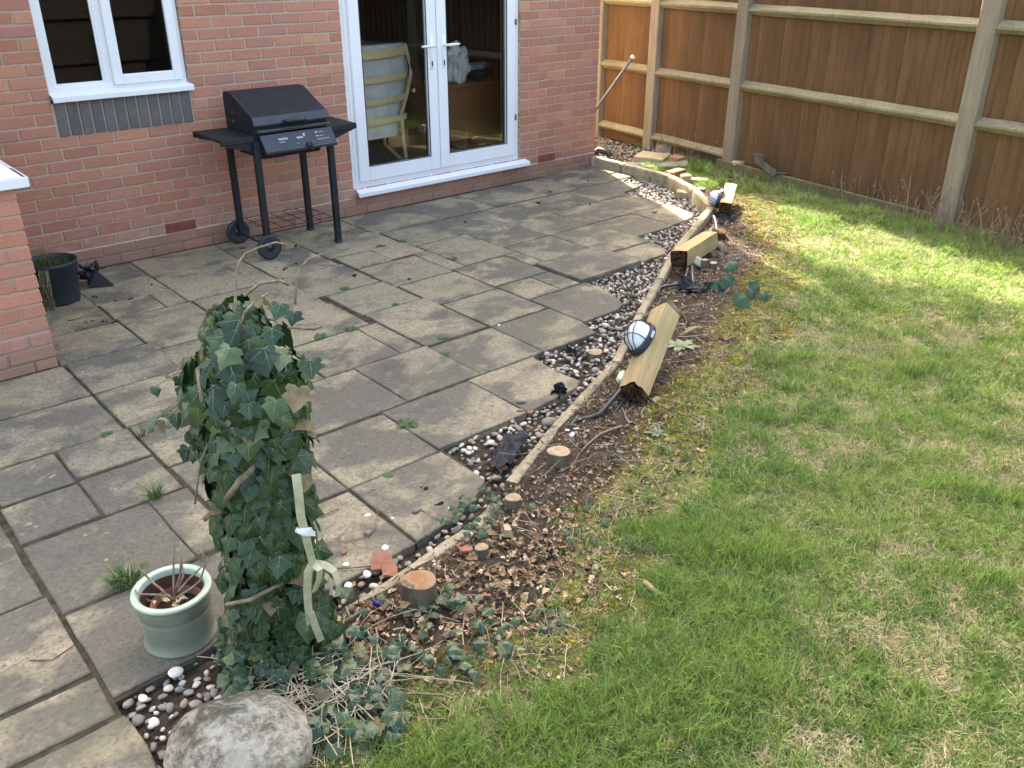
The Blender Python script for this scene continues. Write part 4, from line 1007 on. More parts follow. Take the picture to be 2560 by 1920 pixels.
def drop_leaf(b, x, y, z, s, col, tilt=.5):
    vs, fs = LF[rnds.randrange(5)]; R_ = Euler((rnds.uniform(-tilt, tilt), rnds.uniform(-tilt, tilt), rnds.uniform(0, 6.28))).to_matrix(); o = Vector((x, y, z))
    b.add([R_ @ (v * s) + o for v in vs], fs, 0, col)
n = 58000; lx = rs.uniform(-6.1, .4, n); ly = rs.uniform(-5.0, -.6, n); ok = in_soil(lx, ly) & (seg_dist(lx, ly, kerb_line) > .035); lx, ly = lx[ok], ly[ok]
hv = pip(lx, ly, HEAVY); cnt = 0
cl = fbm(lx, ly, 8, 61)
for x, y, h_, c_ in zip(lx, ly, hv, cl):
    p_ = 1.0 if h_ else (.72 + .45 * c_ if x < -2.6 else .42)
    if rnds.random() > p_: continue
    k = rnds.uniform(.7, 1.15); c = rnds.choice(leafcol)
    s = rnds.uniform(.016, .038) if h_ else rnds.uniform(.010, .028)
    drop_leaf(lit, x, y, hzf(x, y) + rnds.uniform(.002, .022 if h_ else .008), s, tuple(q * k for q in c), .8); cnt += 1
tag(lit.build('leaf_litter', M['litter']), kind='stuff')
# bark crumbs and twig bits
ch_ = MB(); n = 30000; lx = rs.uniform(-6.1, .4, n); ly = rs.uniform(-5.0, -.6, n); ok = in_soil(lx, ly); lx, ly = lx[ok], ly[ok]
for x, y in zip(lx, ly):
    a = rnds.uniform(0, 6.28); L = rnds.uniform(.004, .02); w_ = rnds.uniform(.0012, .003); z = hzf(x, y) + rnds.uniform(.002, .014); dx_, dy_ = math.cos(a) * L, math.sin(a) * L
    wx, wy = -math.sin(a) * w_, math.cos(a) * w_; dz2 = rnds.uniform(-.004, .006)
    c = rnds.choice([(.30, .21, .13), (.10, .06, .04), (.18, .12, .08), (.42, .33, .22), (.07, .045, .03), (.05, .032, .022)])
    ch_.add([(x - dx_ - wx, y - dy_ - wy, z), (x + dx_ - wx, y + dy_ - wy, z + dz2), (x + dx_ + wx, y + dy_ + wy, z + dz2), (x - dx_ + wx, y - dy_ + wy, z + .001), (x, y, z + .004)], [(0, 1, 4), (1, 2, 4), (2, 3, 4), (3, 0, 4)], 0, c)
n = 1500; lx = rs.uniform(-6.2, 0, n); ly = rs.uniform(-4.8, 0, n); ok = pip(lx, ly, strip_poly) & (lx < -3.9); lx, ly = lx[ok], ly[ok]
for x, y in zip(lx, ly): drop_leaf(ch_, x, y, -.018 + rnds.uniform(0, .02), rnds.uniform(.01, .03), rnds.choice(leafcol), .6)
tag(ch_.build('bark_crumbs', M['litter']), kind='stuff')
def wander(p, L, ang, droop=0, n=6, jit=.25, up=.012, vs=0.0):
    pts = [Vector(p)]; a = ang; vz = vs
    for i in range(n):
        a += rnds.uniform(-jit, jit); vz += rnds.uniform(-.15, .15); q = pts[-1] + Vector((math.cos(a), math.sin(a), vz * .25)) * (L / n)
        g_ = (hzf(q.x, q.y)); q.z = max(q.z, g_ + .003) if up is not None else q.z; q.z = min(q.z, g_ + .05); pts.append(q)
    return pts
tw = MB()
for i in range(620):
    while True:
        x, y = rs.uniform(-6.0, .2), rs.uniform(-4.9, -.8)
        if in_soil(np.array([x]), np.array([y]))[0]: break
    c = rnds.choice([(.46, .36, .24), (.20, .13, .08), (.56, .46, .33), (.12, .08, .05)]); L = rnds.uniform(.05, .22); r_ = rnds.uniform(.0008, .0022)
    tw.tube(wander((x, y, hzf(x, y) + rnds.uniform(.004, .022)), L, rnds.uniform(0, 6.28)), [r_ * (1 - .5 * k / 6) for k in range(7)], 4, 0, c)
tag(tw.build('fallen_twigs', M['litter']), kind='stuff')
# crumbs of soil on the slabs, grit in the joints
cr = MB(); 
crumb_px = [(236, 744), (247, 742), (323, 747), (376, 714), (290, 752), (222, 803), (258, 806), (290, 805), (415, 724), (606, 622), (738, 617), (682, 670), (712, 673), (733, 661), (888, 690), (1162, 556), (1138, 552), (1161, 633), (1344, 508), (1467, 453), (1375, 480), (1480, 512), (253, 672), (1050, 1222), (1100, 1265), (1025, 700), (1345, 508)]
for (x, y) in crumb_px:
    q = G(x, y); m_ = plo[rnds.randrange(5)]
    for k in range(rnds.randint(1, 3)):
        s = rnds.uniform(.006, .013); o = q + Vector((rnds.uniform(-.02, .02), rnds.uniform(-.02, .02), s * .4)); cr.add([v * s + o for v in m_[0]], m_[1], 0, (.035, .02, .018))
for i in range(1300):
    r_ = rnds.choice(SL); e = rnds.random(); x0, x1, y1, y0 = r_
    x, y = (rnds.uniform(x0, x1), y0 + rnds.gauss(0, .004)) if e < .5 else (x0 + rnds.gauss(0, .004), rnds.uniform(y0, y1))
    if not pip(np.array([x]), np.array([y]), PATIO)[0]: continue
    s = rnds.uniform(.0015, .005); m_ = plo[rnds.randrange(5)]; c = rnds.choice([(.07, .05, .03), (.12, .09, .05), (.30, .25, .17), (.06, .075, .02), (.09, .11, .02)])
    cr.add([Vector(v) * s + Vector((x, y, -.012)) for v in m_[0]], m_[1], 0, c)
tag(cr.build('soil_crumbs', M['litter']), kind='stuff')

# ================================================================== IVY
def ivy_mesh(seed, mat_i, mat_v):
    r = random.Random(seed); k1 = r.uniform(.85, 1.15); lob = r.uniform(.75, 1.15)
    half = [(.13, -.12), (.36 * k1, -.15), (.47 * k1, .04), (.42, .13), (.60 * lob, .35), (.42, .47), (.26, .68)]
    out = [(0, .0)] + half + [(0, 1.0)] + [(-x * r.uniform(.9, 1.1), y * r.uniform(.92, 1.08)) for x, y in half[::-1]]
    fold = r.uniform(.05, .40); cur = r.uniform(-.1, .35)
    def Z(x, y): return -abs(x) * fold - cur * (y - .2) ** 2 + .05 * math.sin(x * 9 + seed) * math.sin(y * 7)
    ins = [(x * .5, .2 + (y - .2) * .5) for x, y in out]
    vs = [(x, y, Z(x, y)) for x, y in out] + [(x, y, Z(x, y) + .015) for x, y in ins] + [(0, .2, .01)]
    n = len(out); fs = []
    for i in range(n):
        j = (i + 1) % n; fs += [(i, j, n + j, n + i), (n + i, n + j, 2 * n)]
    mi = [0] * len(fs)
    for (tx_, ty_, w_) in ((0, .93, .030), (.53 * lob, .34, .022), (-.53 * lob, .34, .022), (.38, -.08, .016), (-.38, -.08, .016), (.2, .62, .012), (-.2, .62, .012)):
        sx, sy = (0, .02) if abs(tx_) != .2 else (0, .38)
        d_ = Vector((tx_ - sx, ty_ - sy)); pr = Vector((-d_.y, d_.x)).normalized() * w_ * .5; b = len(vs)
        pts_ = []
        for t in (0, .5, 1):
            x, y = sx + d_.x * t, sy + d_.y * t; k = (1 - t * .85)
            for sg in (-1, 1): pts_.append((x + pr.x * k * sg, y + pr.y * k * sg, Z(x, y) + .024 + (.0 if t != .5 else .004)))
        vs += pts_; fs += [(b, b + 1, b + 3, b + 2), (b + 2, b + 3, b + 5, b + 4)]; mi += [1, 1]
    me = bpy.data.meshes.new('leaf'); me.from_pydata(vs, [], fs); me.materials.append(mat_i); me.materials.append(mat_v)
    me.polygons.foreach_set("material_index", mi); me.polygons.foreach_set("use_smooth", [True] * len(fs)); return me
IV = [ivy_mesh(i, M['ivy'], M['ivy_vein']) for i in range(7)]; IVD = [ivy_mesh(20 + i, M['ivy_dead'], M['ivy_dead']) for i in range(3)]
def leaf_matrix(pos, nrm, tipd, s):
    z = Vector(nrm).normalized(); y = (Vector(tipd) - z * Vector(tipd).dot(z)).normalized(); x = y.cross(z)
    m = Matrix((x, y, z)).transposed().to_4x4(); m = Matrix.Translation(pos) @ m @ Matrix.Scale(s, 4); return m
def put(me, mtx, parent, name='leaf'):
    o = bpy.data.objects.new(name, me); C.objects.link(o); o.parent = parent; o.matrix_parent_inverse = parent_inv(parent); o.matrix_basis = mtx; return o
ib = G(712, 1628); ivy = tag(empty('ivy_post', ib), 'tall post smothered in dark green ivy standing in front of the patio', 'ivy')
b = MB(); n = 14
prof = [(0.075, 0), (.062, .1), (.058, .5), (.060, .9), (.045, 1.02)]
for i in range(4): pass
b.lathe([(r_, z) for r_, z in prof] + [(0.0, 1.05)], ib, 14); b.build('trunk', M['bark'], ivy, True)
def col_r(z):
    return np.interp(z, [0, .08, .2, .45, .62, .8, .95, 1.06, 1.14], [.215, .165, .138, .130, .132, .146, .156, .135, .085])
L_ = []
view = (CAM - (ib + Vector((0, 0, .7)))).normalized(); va = math.atan2(view.y, view.x)
for i in range(1750):
    z = rnds.uniform(.02, 1.15); back = rnds.random() < .22; th = va + (rnds.uniform(-1.9, 1.9) if not back else rnds.uniform(0, 6.28))
    lay = rnds.random(); r_ = col_r(z) * (.66 + .36 * lay + (rnds.random() < .06) * .15)
    o = Vector((math.cos(th), math.sin(th), 0)); t = Vector((-o.y, o.x, 0))
    pos = ib + o * r_ + Vector((0, 0, z))
    if z > 1.02: pos = ib + o * r_ * rnds.random() + Vector((0, 0, z))
    nr = o + Vector((0, 0, rnds.uniform(-.1, .9))) + t * rnds.uniform(-.6, .6); tp = Vector((0, 0, -1)) + t * rnds.uniform(-.9, .9) + o * rnds.uniform(0, .5)
    s = rnds.choice((.034, .042, .050, .058, .066)) * rnds.uniform(.8, 1.15)
    if rnds.random() < .05: s = .072
    L_.append((pos, nr, tp, s, rnds.random() < .05))
HANG = []
for i in range(46):      # the shoots hanging out on the left near the top
    z = rnds.uniform(.70, .98); side_ = -_r * rnds.uniform(.10, .25) + Vector((view.x, view.y, 0)) * rnds.uniform(-.05, .08)
    L_.append((ib + Vector((0, 0, z)) + side_ * (1.0 if z > .8 else .75), view + Vector((rnds.uniform(-.8, .8), rnds.uniform(-.8, .8), .4)), Vector((rnds.uniform(-.4, .4), rnds.uniform(-.4, .4), -1)), rnds.uniform(.03, .046), rnds.random() < .12)); HANG.append(L_[-1][0].copy())
for px, py, dep_, s, dd in ((660, 870, 2.12, .07, 0), (745, 970, 2.14, .075, 1), (690, 1000, 2.10, .065, 0), (590, 960, 2.12, .062, 0), (680, 820, 2.12, .058, 0), (775, 900, 2.2, .062, 0), (575, 870, 2.08, .07, 0), (700, 1390, 2.42, .075, 0), (770, 1540, 2.48, .095, 0), (640, 740, 2.15, .04, 1), (800, 1560, 2.52, .07, 0), (760, 1190, 2.36, .055, 1), (545, 1130, 2.3, .065, 0), (700, 760, 2.1, .05, 0), (735, 780, 2.16, .045, 0), (620, 1010, 2.15, .05, 0)):
    p_ = RD(px, py, dep_); L_.append((p_, view + Vector((rnds.uniform(-.4, .4), rnds.uniform(-.4, .4), .25)), Vector((rnds.uniform(-.3, .3), rnds.uniform(-.3, .3), -1)), s * .85, bool(dd)))
L_.sort(key=lambda q: (q[0] - CAM).length - q[3] * 3)
def leaf_obj(q, parent): return put(rnds.choice(IVD if q[4] else IV), leaf_matrix(q[0], q[1], q[2], q[3]), parent)
for q in L_[:300]: leaf_obj(q, ivy)
def joined_leaves(name, LL, parent, kind='stuff', metas=(IV, IVD)):
    for grp, pick in ((0, metas[0]), (1, metas[1])):
        V = []; F = []; MI = []; TN = []
        for q in LL:
            if int(q[4]) != grp: continue
            me = rnds.choice(pick); mt = leaf_matrix(q[0], q[1], q[2], q[3]); bb_ = len(V); V += [tuple(mt @ v.co) for v in me.vertices]
            F += [tuple(i + bb_ for i in p.vertices) for p in me.polygons]; MI += [p.material_index for p in me.polygons]
        if not V: continue
        me = bpy.data.meshes.new(name); me.from_pydata(V, [], F)
        me.materials.append(M['ivy_mass'] if grp == 0 else M['ivy_dead']); me.materials.append(M['ivy_vein'] if grp == 0 else M['ivy_dead'])
        me.polygons.foreach_set("material_index", MI); me.polygons.foreach_set("use_smooth", [True] * len(F))
        o = bpy.data.objects.new(name, me); link(o, parent); tag(o, kind=kind)
mm = NT("ivy_leaves_joined"); f = mm.noise(mm.pos(), 16, 2, .5); c = mm.ramp(f, [(.3, (.011, .028, .008)), (.5, (.018, .044, .012)), (.7, (.032, .066, .019))]); M['ivy_mass'] = mm.done(c, .5, .38)
joined_leaves('ivy_leaves', L_[300:], ivy)
for q in HANG:
    a0 = ib + Vector((0, 0, q.z - ib.z + .05)) + (q - ib) * Vector((.25, .25, 0)).length; a0 = Vector((ib.x + (q.x - ib.x) * .4, ib.y + (q.y - ib.y) * .4, q.z + .06))
    st = MB() if q is HANG[0] else st; st.tube([a0, a0.lerp(q, .5) + Vector((0, 0, .02)), q], .0011, 4)
tag(st.build('leaf_stalks', M['stem'], ivy), kind='stuff')
st = MB()
st.tube([RD(585, 905, 2.2), RD(588, 760, 2.2), RD(590, 690, 2.2), RD(598, 655, 2.2), RD(614, 634, 2.2), RD(650, 618, 2.2), RD(690, 606, 2.2), RD(722, 612, 2.2)], [.004, .0038, .0035, .0032, .003, .0028, .0025, .0015], 6)
st.build('bare_stem', M['stem'], ivy, True)
st = MB(); st.tube([RD(738, 760, 2.25), RD(741, 700, 2.25), RD(752, 672, 2.25), RD(768, 650, 2.25), RD(790, 640, 2.25), RD(815, 633, 2.25)], [.0032, .003, .0028, .0025, .0022, .0015], 6); st.build('bare_stem', M['stem'], ivy, True)
for pth, r_ in (([RD(610, 740, 2.15), RD(650, 708, 2.15), RD(700, 702, 2.15), RD(722, 712, 2.15)], .004), ([RD(720, 819, 2.15), RD(775, 822, 2.2), RD(783, 824, 2.2), RD(807, 815, 2.2)], .0035), ([RD(495, 920, 2.2), RD(505, 1000, 2.2), RD(520, 1040, 2.25)], .006), ([RD(565, 1250, 2.3), RD(600, 1200, 2.28), RD(625, 1180, 2.28), RD(640, 1150, 2.3)], .009), ([RD(510, 1300, 2.35), RD(525, 1284, 2.35), RD(575, 1278, 2.4)], .007), ([RD(565, 1512, 2.45), RD(625, 1500, 2.42), RD(720, 1450, 2.5)], .006), ([RD(520, 1110, 2.3), RD(500, 1160, 2.3), RD(487, 1260, 2.34)], .003), ([RD(600, 820, 2.15), RD(612, 780, 2.12), RD(640, 750, 2.15), RD(668, 735, 2.2)], .0028)):
    st = MB(); st.tube(pth, r_, 6); st.build('woody_stem', M['stem'], ivy, True)
for pth, r_ in (([(655, 1608), (700, 1612), (740, 1622), (770, 1645)], .010), ([(690, 1590), (720, 1620), (760, 1650), (775, 1665)], .009), ([(770, 1640), (765, 1660), (735, 1675), (690, 1688)], .004)):
    st = MB(); st.tube([G(x, y, .08 if i < 2 else .05) for i, (x, y) in enumerate(pth)], r_, 7); st.build('woody_stem', M['stem'], ivy, True)
# strap tied on the post
rb = MB()
def strip(b, pts_, w_, tw_=0.0, mi=0, thick=.0016):
    vs = []; n_ = len(pts_)
    for i, p in enumerate(pts_):
        d_ = (pts_[min(i + 1, n_ - 1)] - pts_[max(i - 1, 0)]).normalized(); sd_ = d_.cross(view).normalized(); nn = sd_.cross(d_).normalized()
        a = tw_ * i; s_ = (sd_ * math.cos(a) + nn * math.sin(a)) * w_ / 2; q_ = (nn * math.cos(a) - sd_ * math.sin(a)) * thick
        vs += [p - s_ + q_, p + s_ + q_, p + s_ - q_, p - s_ - q_]
    fs = [(i * 4 + k, i * 4 + (k + 1) % 4, i * 4 + 4 + (k + 1) % 4, i * 4 + 4 + k) for i in range(n_ - 1) for k in range(4)] + [(0, 1, 2, 3), ((n_ - 1) * 4 + 3, (n_ - 1) * 4 + 2, (n_ - 1) * 4 + 1, (n_ - 1) * 4)]
    b.add(vs, fs, mi)
strap = tag(empty('webbing_strap', RD(785, 1410, 2.42)), 'faded pale green webbing strap knotted around the ivy post', 'strap')
for pth, w_, tw_ in (([(740, 1185, 2.30), (746, 1230, 2.30), (752, 1290, 2.32), (762, 1330, 2.34), (772, 1370, 2.37), (782, 1408, 2.40)], .030, .12), ([(782, 1408, 2.40), (770, 1430, 2.40), (768, 1470, 2.42), (770, 1510, 2.44), (776, 1560, 2.46)], .028, .1), ([(782, 1408, 2.40), (800, 1425, 2.38), (798, 1450, 2.40), (785, 1480, 2.42)], .024, .3), ([(785, 1408, 2.40), (812, 1412, 2.39), (836, 1428, 2.39), (848, 1460, 2.40), (842, 1490, 2.42), (828, 1478, 2.44), (822, 1445, 2.45)], .026, .22), ([(776, 1530, 2.44), (790, 1570, 2.47), (803, 1602, 2.5)], .026, .05)):
    b = MB(); P_ = [RD(*q) for q in pth]; PP = []
    for i in range(len(P_) - 1): PP += [P_[i], P_[i].lerp(P_[i + 1], .5)]
    PP.append(P_[-1]); strip(b, PP, w_ * .78, tw_ / 2, thick=.0008); b.build('strap_end', M['ribbon'], strap)
b = MB(); b.add([RD(738, 1322, 2.33), RD(778, 1318, 2.32), RD(790, 1340, 2.33), RD(770, 1338, 2.32), RD(750, 1336, 2.32)], [(0, 1, 2, 3, 4)]); strip(b, [RD(740, 1324, 2.335), RD(760, 1334, 2.325), RD(788, 1334, 2.335)], .013); b.build('white_tag', M['ribbon_white'], strap)
# ivy creeping on the soil
gi_ = tag(empty('ground_ivy', G(800, 1740)), 'ivy creeping over the soil between the boulder and the lawn', 'ivy')
GL = []
areas = [(640, 1000, 1640, 1880, 230, .045), (560, 720, 1600, 1760, 90, .042), (850, 1300, 1500, 1700, 75, .036), (1120, 1260, 1230, 1330, 22, .030), (1300, 1620, 1240, 1380, 16, .028), (1160, 1260, 1320, 1350, 8, .03), (1080, 1260, 1260, 1330, 12, .03), (1320, 1420, 1530, 1600, 16, .024)]
for (a0, a1, b0, b1, n_, s_) in areas:
    for i in range(n_):
        p_ = G(rnds.uniform(a0, a1), rnds.uniform(b0, b1), .03)
        if a0 == 640 and (p_ - G(600, 1850, .03)).length < .2: continue
        if p_.x < -5.9 and a0 != 560: continue
        hgt = rnds.uniform(.012, .075) if a0 < 900 else rnds.uniform(.01, .035)
        GL.append((p_ + Vector((0, 0, hgt)), Vector((rnds.uniform(-.5, .5), rnds.uniform(-.5, .5), 1)) + view * .3, Vector((rnds.uniform(-1, 1), rnds.uniform(-1, 1), -.15)), s_ * rnds.uniform(.7, 1.25), rnds.random() < .06))
GL.sort(key=lambda q: (q[0] - CAM).length - q[3] * 3)
for q in GL[:300]: leaf_obj(q, gi_)
joined_leaves('ivy_leaves', GL[300:], gi_)
for i in range(120):
    p_ = G(rnds.uniform(640, 980), rnds.uniform(1640, 1840), .03); b = MB() if i % 40 == 0 else b
    b.tube(wander(p_ + Vector((0, 0, rnds.uniform(.03, .08))), rnds.uniform(.08, .28), rnds.uniform(0, 6.28), vs=.4), rnds.uniform(.0009, .0020), 4)
    if i % 40 == 39: tag(b.build('runner', M['runner'], gi_), kind='stuff')

# ================================================================== BOULDER
bc = G(600, 1880, .045)
bm = bmesh.new(); bmesh.ops.create_icosphere(bm, subdivisions=5, radius=1)
for v in bm.verts:
    d_ = 1 + .10 * noise.noise(v.co * 1.1 + Vector((4, 0, 2))) + .035 * noise.fractal(v.co * 3.5, 1, 2, 4) + .006 * noise.noise(v.co * 22)
    v.co = Vector((v.co.x * .19, v.co.y * .165, v.co.z * .135)) * d_
me = bpy.data.meshes.new('boulder'); bm.to_mesh(me); bm.free(); me.materials.append(M['granite'])
for p in me.polygons: p.use_smooth = True
o = inst('boulder', me, bc, (0.05, .0, -.7)); tag(o, 'rounded speckled granite boulder with lichen at the front of the bed', 'boulder')

# ================================================================== GREEN POT
pc = G(453, 1587); pot = tag(empty('plant_pot', pc), 'round sage green glazed pot with dead twigs on the patio slab', 'pot')
H = .190
b = MB(); b.lathe([(0, .0), (.108, .0), (.111, .004), (.111, .010), (.105, .014), (.106, .05), (.108, .10), (.1082, .118), (.1065, .121), (.1085, .124), (.109, .165), (.108, H - .018), (.116, H - .014)], pc, 56); b.build('pot_body', M['glaze'], pot, True)
b = MB(); b.lathe([(.108, H - .016), (.117, H - .014), (.1195, H - .008), (.118, H - .002), (.112, H), (.100, H - .001), (.097, H - .005), (.096, H - .024)], pc, 56); b.build('rim', M['glaze_rim'], pot, True)
b = MB(); b.lathe([(.096, H - .024), (.097, H - .03), (.093, .08), (.09, .05), (0, .05)], pc, 40); b.build('inner_wall', M['terra_in'], pot, True)
b = MB(); q = pc + Vector((.012, .012, 0)); b.lathe([(.070, .06), (.078, .118), (.081, .121), (.079, .123), (.074, .112), (.066, .10)], q, 40); b.build('inner_pot', M['terracotta'], pot, True)
bm = bmesh.new(); bmesh.ops.create_grid(bm, x_segments=30, y_segments=30, size=.088)
for v in bm.verts: v.co.z = .098 + .012 * noise.fractal(v.co * 40, 1, 2, 4)
bmesh.ops.delete(bm, geom=[v for v in bm.verts if v.co.xy.length > .086], context='VERTS'); me = bpy.data.meshes.new('compost'); bm.to_mesh(me); bm.free(); me.materials.append(M['compost']); inst('compost', me, pc, parent=pot)
sh_ = tag(empty('dead_shrub', pc + Vector((0, 0, .1))), 'bare dead twigs sticking out of the sage green pot', 'dead plant')
DD = (pc - CAM).dot(_f)
for pth in ([(430, 1500, -.02), (405, 1475, -.03), (385, 1460, -.02), (325, 1400, -.04), (299, 1368, -.05)], [(410, 1478, -.03), (375, 1450, 0), (350, 1420, 0), (334, 1395, 0)], [(436, 1505, -.02), (434, 1450, -.02), (434, 1400, 0), (436, 1334, 0)], [(440, 1470, -.02), (450, 1440, 0), (452, 1400, 0), (447, 1393, 0)], [(446, 1470, -.02), (458, 1440, 0), (453, 1400, 0), (452, 1354, .02)], [(445, 1480, -.03), (470, 1450, 0), (511, 1410, .03)], [(440, 1495, -.05), (480, 1470, -.02), (500, 1452, .02), (514, 1410, .02), (507, 1385, .02), (495, 1375, .02)], [(425, 1490, -.03), (395, 1487, -.03), (345, 1485, -.02), (338, 1475, 0)], [(436, 1500, -.04), (420, 1487, -.04), (400, 1495, -.03)]):
    b = MB(); n_ = len(pth); b.tube([RD(x, y, DD - .10 + dd) for x, y, dd in pth], [.0042 * (1 - .65 * k / n_) for k in range(n_)], 6); b.build('twig', M['stem'], sh_, True)
b = MB()
for x, y in ((378, 1505), (440, 1510), (452, 1502), (415, 1500)): p_ = RD(x, y, DD - .10); drop_leaf(b, p_.x, p_.y, p_.z, rnds.uniform(.03, .05), rnds.choice(leafcol[3:7]), .7)
tag(b.build('dry_leaves', M['litter'], sh_), kind='stuff')

# ================================================================== BLACK POT
kc = G(150, 752); kp = tag(empty('nursery_pot', kc), 'black plastic nursery pot of weedy grass by the brick bay', 'pot')
b = MB(); b.lathe([(0, .004), (.118, .0), (.122, .02), (.140, .235), (.147, .24), (.149, .262), (.145, .264), (.138, .235), (.136, .205)], kc, 40); b.build('pot_body', M['black_plastic'], kp, True)
b = MB(); b.lathe([(.137, .21), (.0, .225)], kc, 24); b.build('compost', M['compost'], kp, True)
b = MB()
for a in (-2.2, -1.5, -.8): q = kc + Vector((math.cos(a) * .119, math.sin(a) * .119, .012)); b.box(q + Vector((-.008, -.008, -.010)), q + Vector((.008, .008, .012)))
tag(b.build('drain_holes', M['seal'], kp), kind='stuff')
wd = MB()
def blades(b, c, n_, rad, h0, h1, col, w_=.003, lean=.6):
    for i in range(n_):
        a = rnds.uniform(0, 6.28); d_ = rad * math.sqrt(rnds.random()); p_ = Vector((c[0] + d_ * math.cos(a), c[1] + d_ * math.sin(a), c[2])); h = rnds.uniform(h0, h1); la = a + rnds.uniform(-.6, .6); ln = h * rnds.uniform(.1, lean); fa = rnds.uniform(0, 6.28); wv_ = Vector((math.cos(fa), math.sin(fa), 0)) * w_ / 2; vs = []
        for t, k in ((0, 1), (.4, .9), (.75, .6), (1, .05)): q = p_ + Vector((math.cos(la) * ln * t * t, math.sin(la) * ln * t * t, h * (t - .25 * lean * t * t))); vs += [q - wv_ * k, q + wv_ * k]
        k2 = rnds.uniform(.7, 1.2); b.add(vs, [(0, 1, 3, 2), (2, 3, 5, 4), (4, 5, 7, 6)], 0, tuple(x * k2 for x in col))
blades(wd, kc + Vector((0, 0, .21)), 420, .125, .02, .075, (.10, .14, .045)); blades(wd, kc + Vector((-.02, .02, .21)), 60, .05, .06, .20, (.08, .12, .04)); blades(wd, kc + Vector((-.02, .02, .21)), 14, .05, .15, .26, (.30, .22, .13), .002, .3)
for i in range(26):
    a = -2.15 + rnds.uniform(-.16, .16); p0 = kc + Vector((math.cos(a) * .135, math.sin(a) * .135, .255)); pts_ = [p0 + Vector((math.cos(a) * .02 * min(k, 2) + rnds.uniform(-.008, .008), math.sin(a) * .02 * min(k, 2) + rnds.uniform(-.008, .008), -.05 * k + (.02 if k == 1 else 0))) for k in range(6)]
    wd.tube(pts_, .0016, 4, 0, rnds.choice([(.22, .19, .10), (.13, .14, .05), (.30, .26, .16)]))
tag(wd.build('grass_weeds', M['litter'], kp), kind='stuff')
sc_ = tag(empty('plastic_scrap', G(255, 705)), 'folded black plastic sheet lying behind the black nursery pot', 'plastic sheet')
b = MB(); Bq = [G(222, 716, .012), G(286, 714, .004), G(240, 676, .10), G(222, 674, .10)]; Bt = [p + Vector((.0, .02, .006)) for p in Bq]
b.add(Bq + Bt, [(0, 1, 2, 3), (7, 6, 5, 4), (0, 4, 5, 1), (1, 5, 6, 2), (2, 6, 7, 3), (3, 7, 4, 0)]); b.build('stiff_flap', M['black'], sc_)
def crumple(name, c, sx, sy, amp, mat, seed, parent=None, rz=0, fold=0, n_=22, sc2=9):
    bm = bmesh.new(); bmesh.ops.create_grid(bm, x_segments=n_, y_segments=n_, size=.5)
    for v in bm.verts:
        x, y = v.co.x, v.co.y; e = 1 + .25 * noise.noise(Vector((math.atan2(y, x) * 1.5, seed, 0)))
        q = Vector((x * sx * e, y * sy * e, 0)); q.z = amp * (.5 + noise.fractal(Vector((x * sc2 * .3, y * sc2 * .3, seed * 3.7)), 1, 2, 4)) + fold * max(0, .25 - abs(x)) * 2
        q.x += amp * .8 * noise.noise(Vector((x * 6, y * 6, seed + 9))); v.co = q
    bmesh.ops.solidify(bm, geom=bm.faces[:], thickness=.0015)
    me = bpy.data.meshes.new(name); bm.to_mesh(me); bm.free(); me.materials.append(mat)
    for p in me.polygons: p.use_smooth = True
    return inst(name, me, c, (0, 0, rz), parent=parent)
crumple('crumpled_film', G(216, 692, .05), .12, .12, .09, M['black_gloss'], 2, sc_)

# ================================================================== BARBECUE
bbq = tag(empty('barbecue', (-3.63, -.41, 0)), 'black gas barbecue on a wheeled stand against the brick wall', 'barbecue')
X0, X1, Y0, Y1 = -3.905, -3.345, -.625, -.205
def bb_(name, mat, fn, smooth=False): b = MB(); fn(b); return b.build(name, mat, bbq, smooth)
for (x, y, zb) in ((X0, Y0, .09), (X0, Y1, .09), (X1, Y0, .0), (X1, Y1, .0)):
    bb_('leg', M['black'], lambda b: b.box((x - .021, y - .021, zb), (x + .021, y + .021, .80), bev=.004))
for (x, y) in ((X1, Y0), (X1, Y1)): bb_('foot_cap', M['black_plastic'], lambda b: b.box((x - .024, y - .024, 0), (x + .024, y + .024, .018), bev=.004))
Ry = Matrix.Rotation(math.pi / 2, 4, 'X')
for (x, y) in ((X0 - .012, Y0 - .045), (X0 - .012, Y1 + .03)):
    T_ = Matrix.Translation((x, y, .088)) @ Ry
    b = MB(); b.lathe([(.030, -.014), (.066, -.014), (.082, -.017), (.088, -.008), (.088, .008), (.082, .017), (.066, .014), (.030, .014)], n=36, mat=T_); wo = b.build('wheel', M['black_plastic'], bbq, True)
    b = MB(); b.lathe([(.0, .020), (.016, .020), (.018, .012), (.030, .008), (.062, .006), (.066, .012)], n=24, mat=T_); b.lathe([(.0, -.020), (.016, -.020), (.018, -.012), (.030, -.008), (.062, -.006), (.066, -.012)], n=24, mat=T_); b.build('hub', M['black_gloss'], wo, True)
    for k in range(6): a = k * math.pi / 3; b = MB() if k == 0 else b; b.box((.022, -.004, .008), (.060, .004, .016), mat=T_ @ Matrix.Rotation(a, 4, 'Z'))
    tag(b.build('spokes', M['black_plastic'], wo), kind='stuff')
bb_('axle', M['black'], lambda b: b.tube([(X0 - .012, Y0 - .06, .088), (X0 - .012, Y1 + .04, .088)], .006, 8))
def firebox(b):
    b.add([(X0 + .01, Y0 + .0, .80), (X1 - .01, Y0 + .0, .80), (X1 - .01, Y1, .80), (X0 + .01, Y1, .80), (X0 + .06, Y0 + .05, .67), (X1 - .06, Y0 + .05, .67), (X1 - .06, Y1 - .03, .67), (X0 + .06, Y1 - .03, .67)], [(0, 1, 5, 4), (1, 2, 6, 5), (2, 3, 7, 6), (3, 0, 4, 7), (4, 5, 6, 7)])
    b.box((X0, Y0 + .01, .79), (X1, Y1, .865), bev=.005)
bb_('firebox', M['black'], firebox)
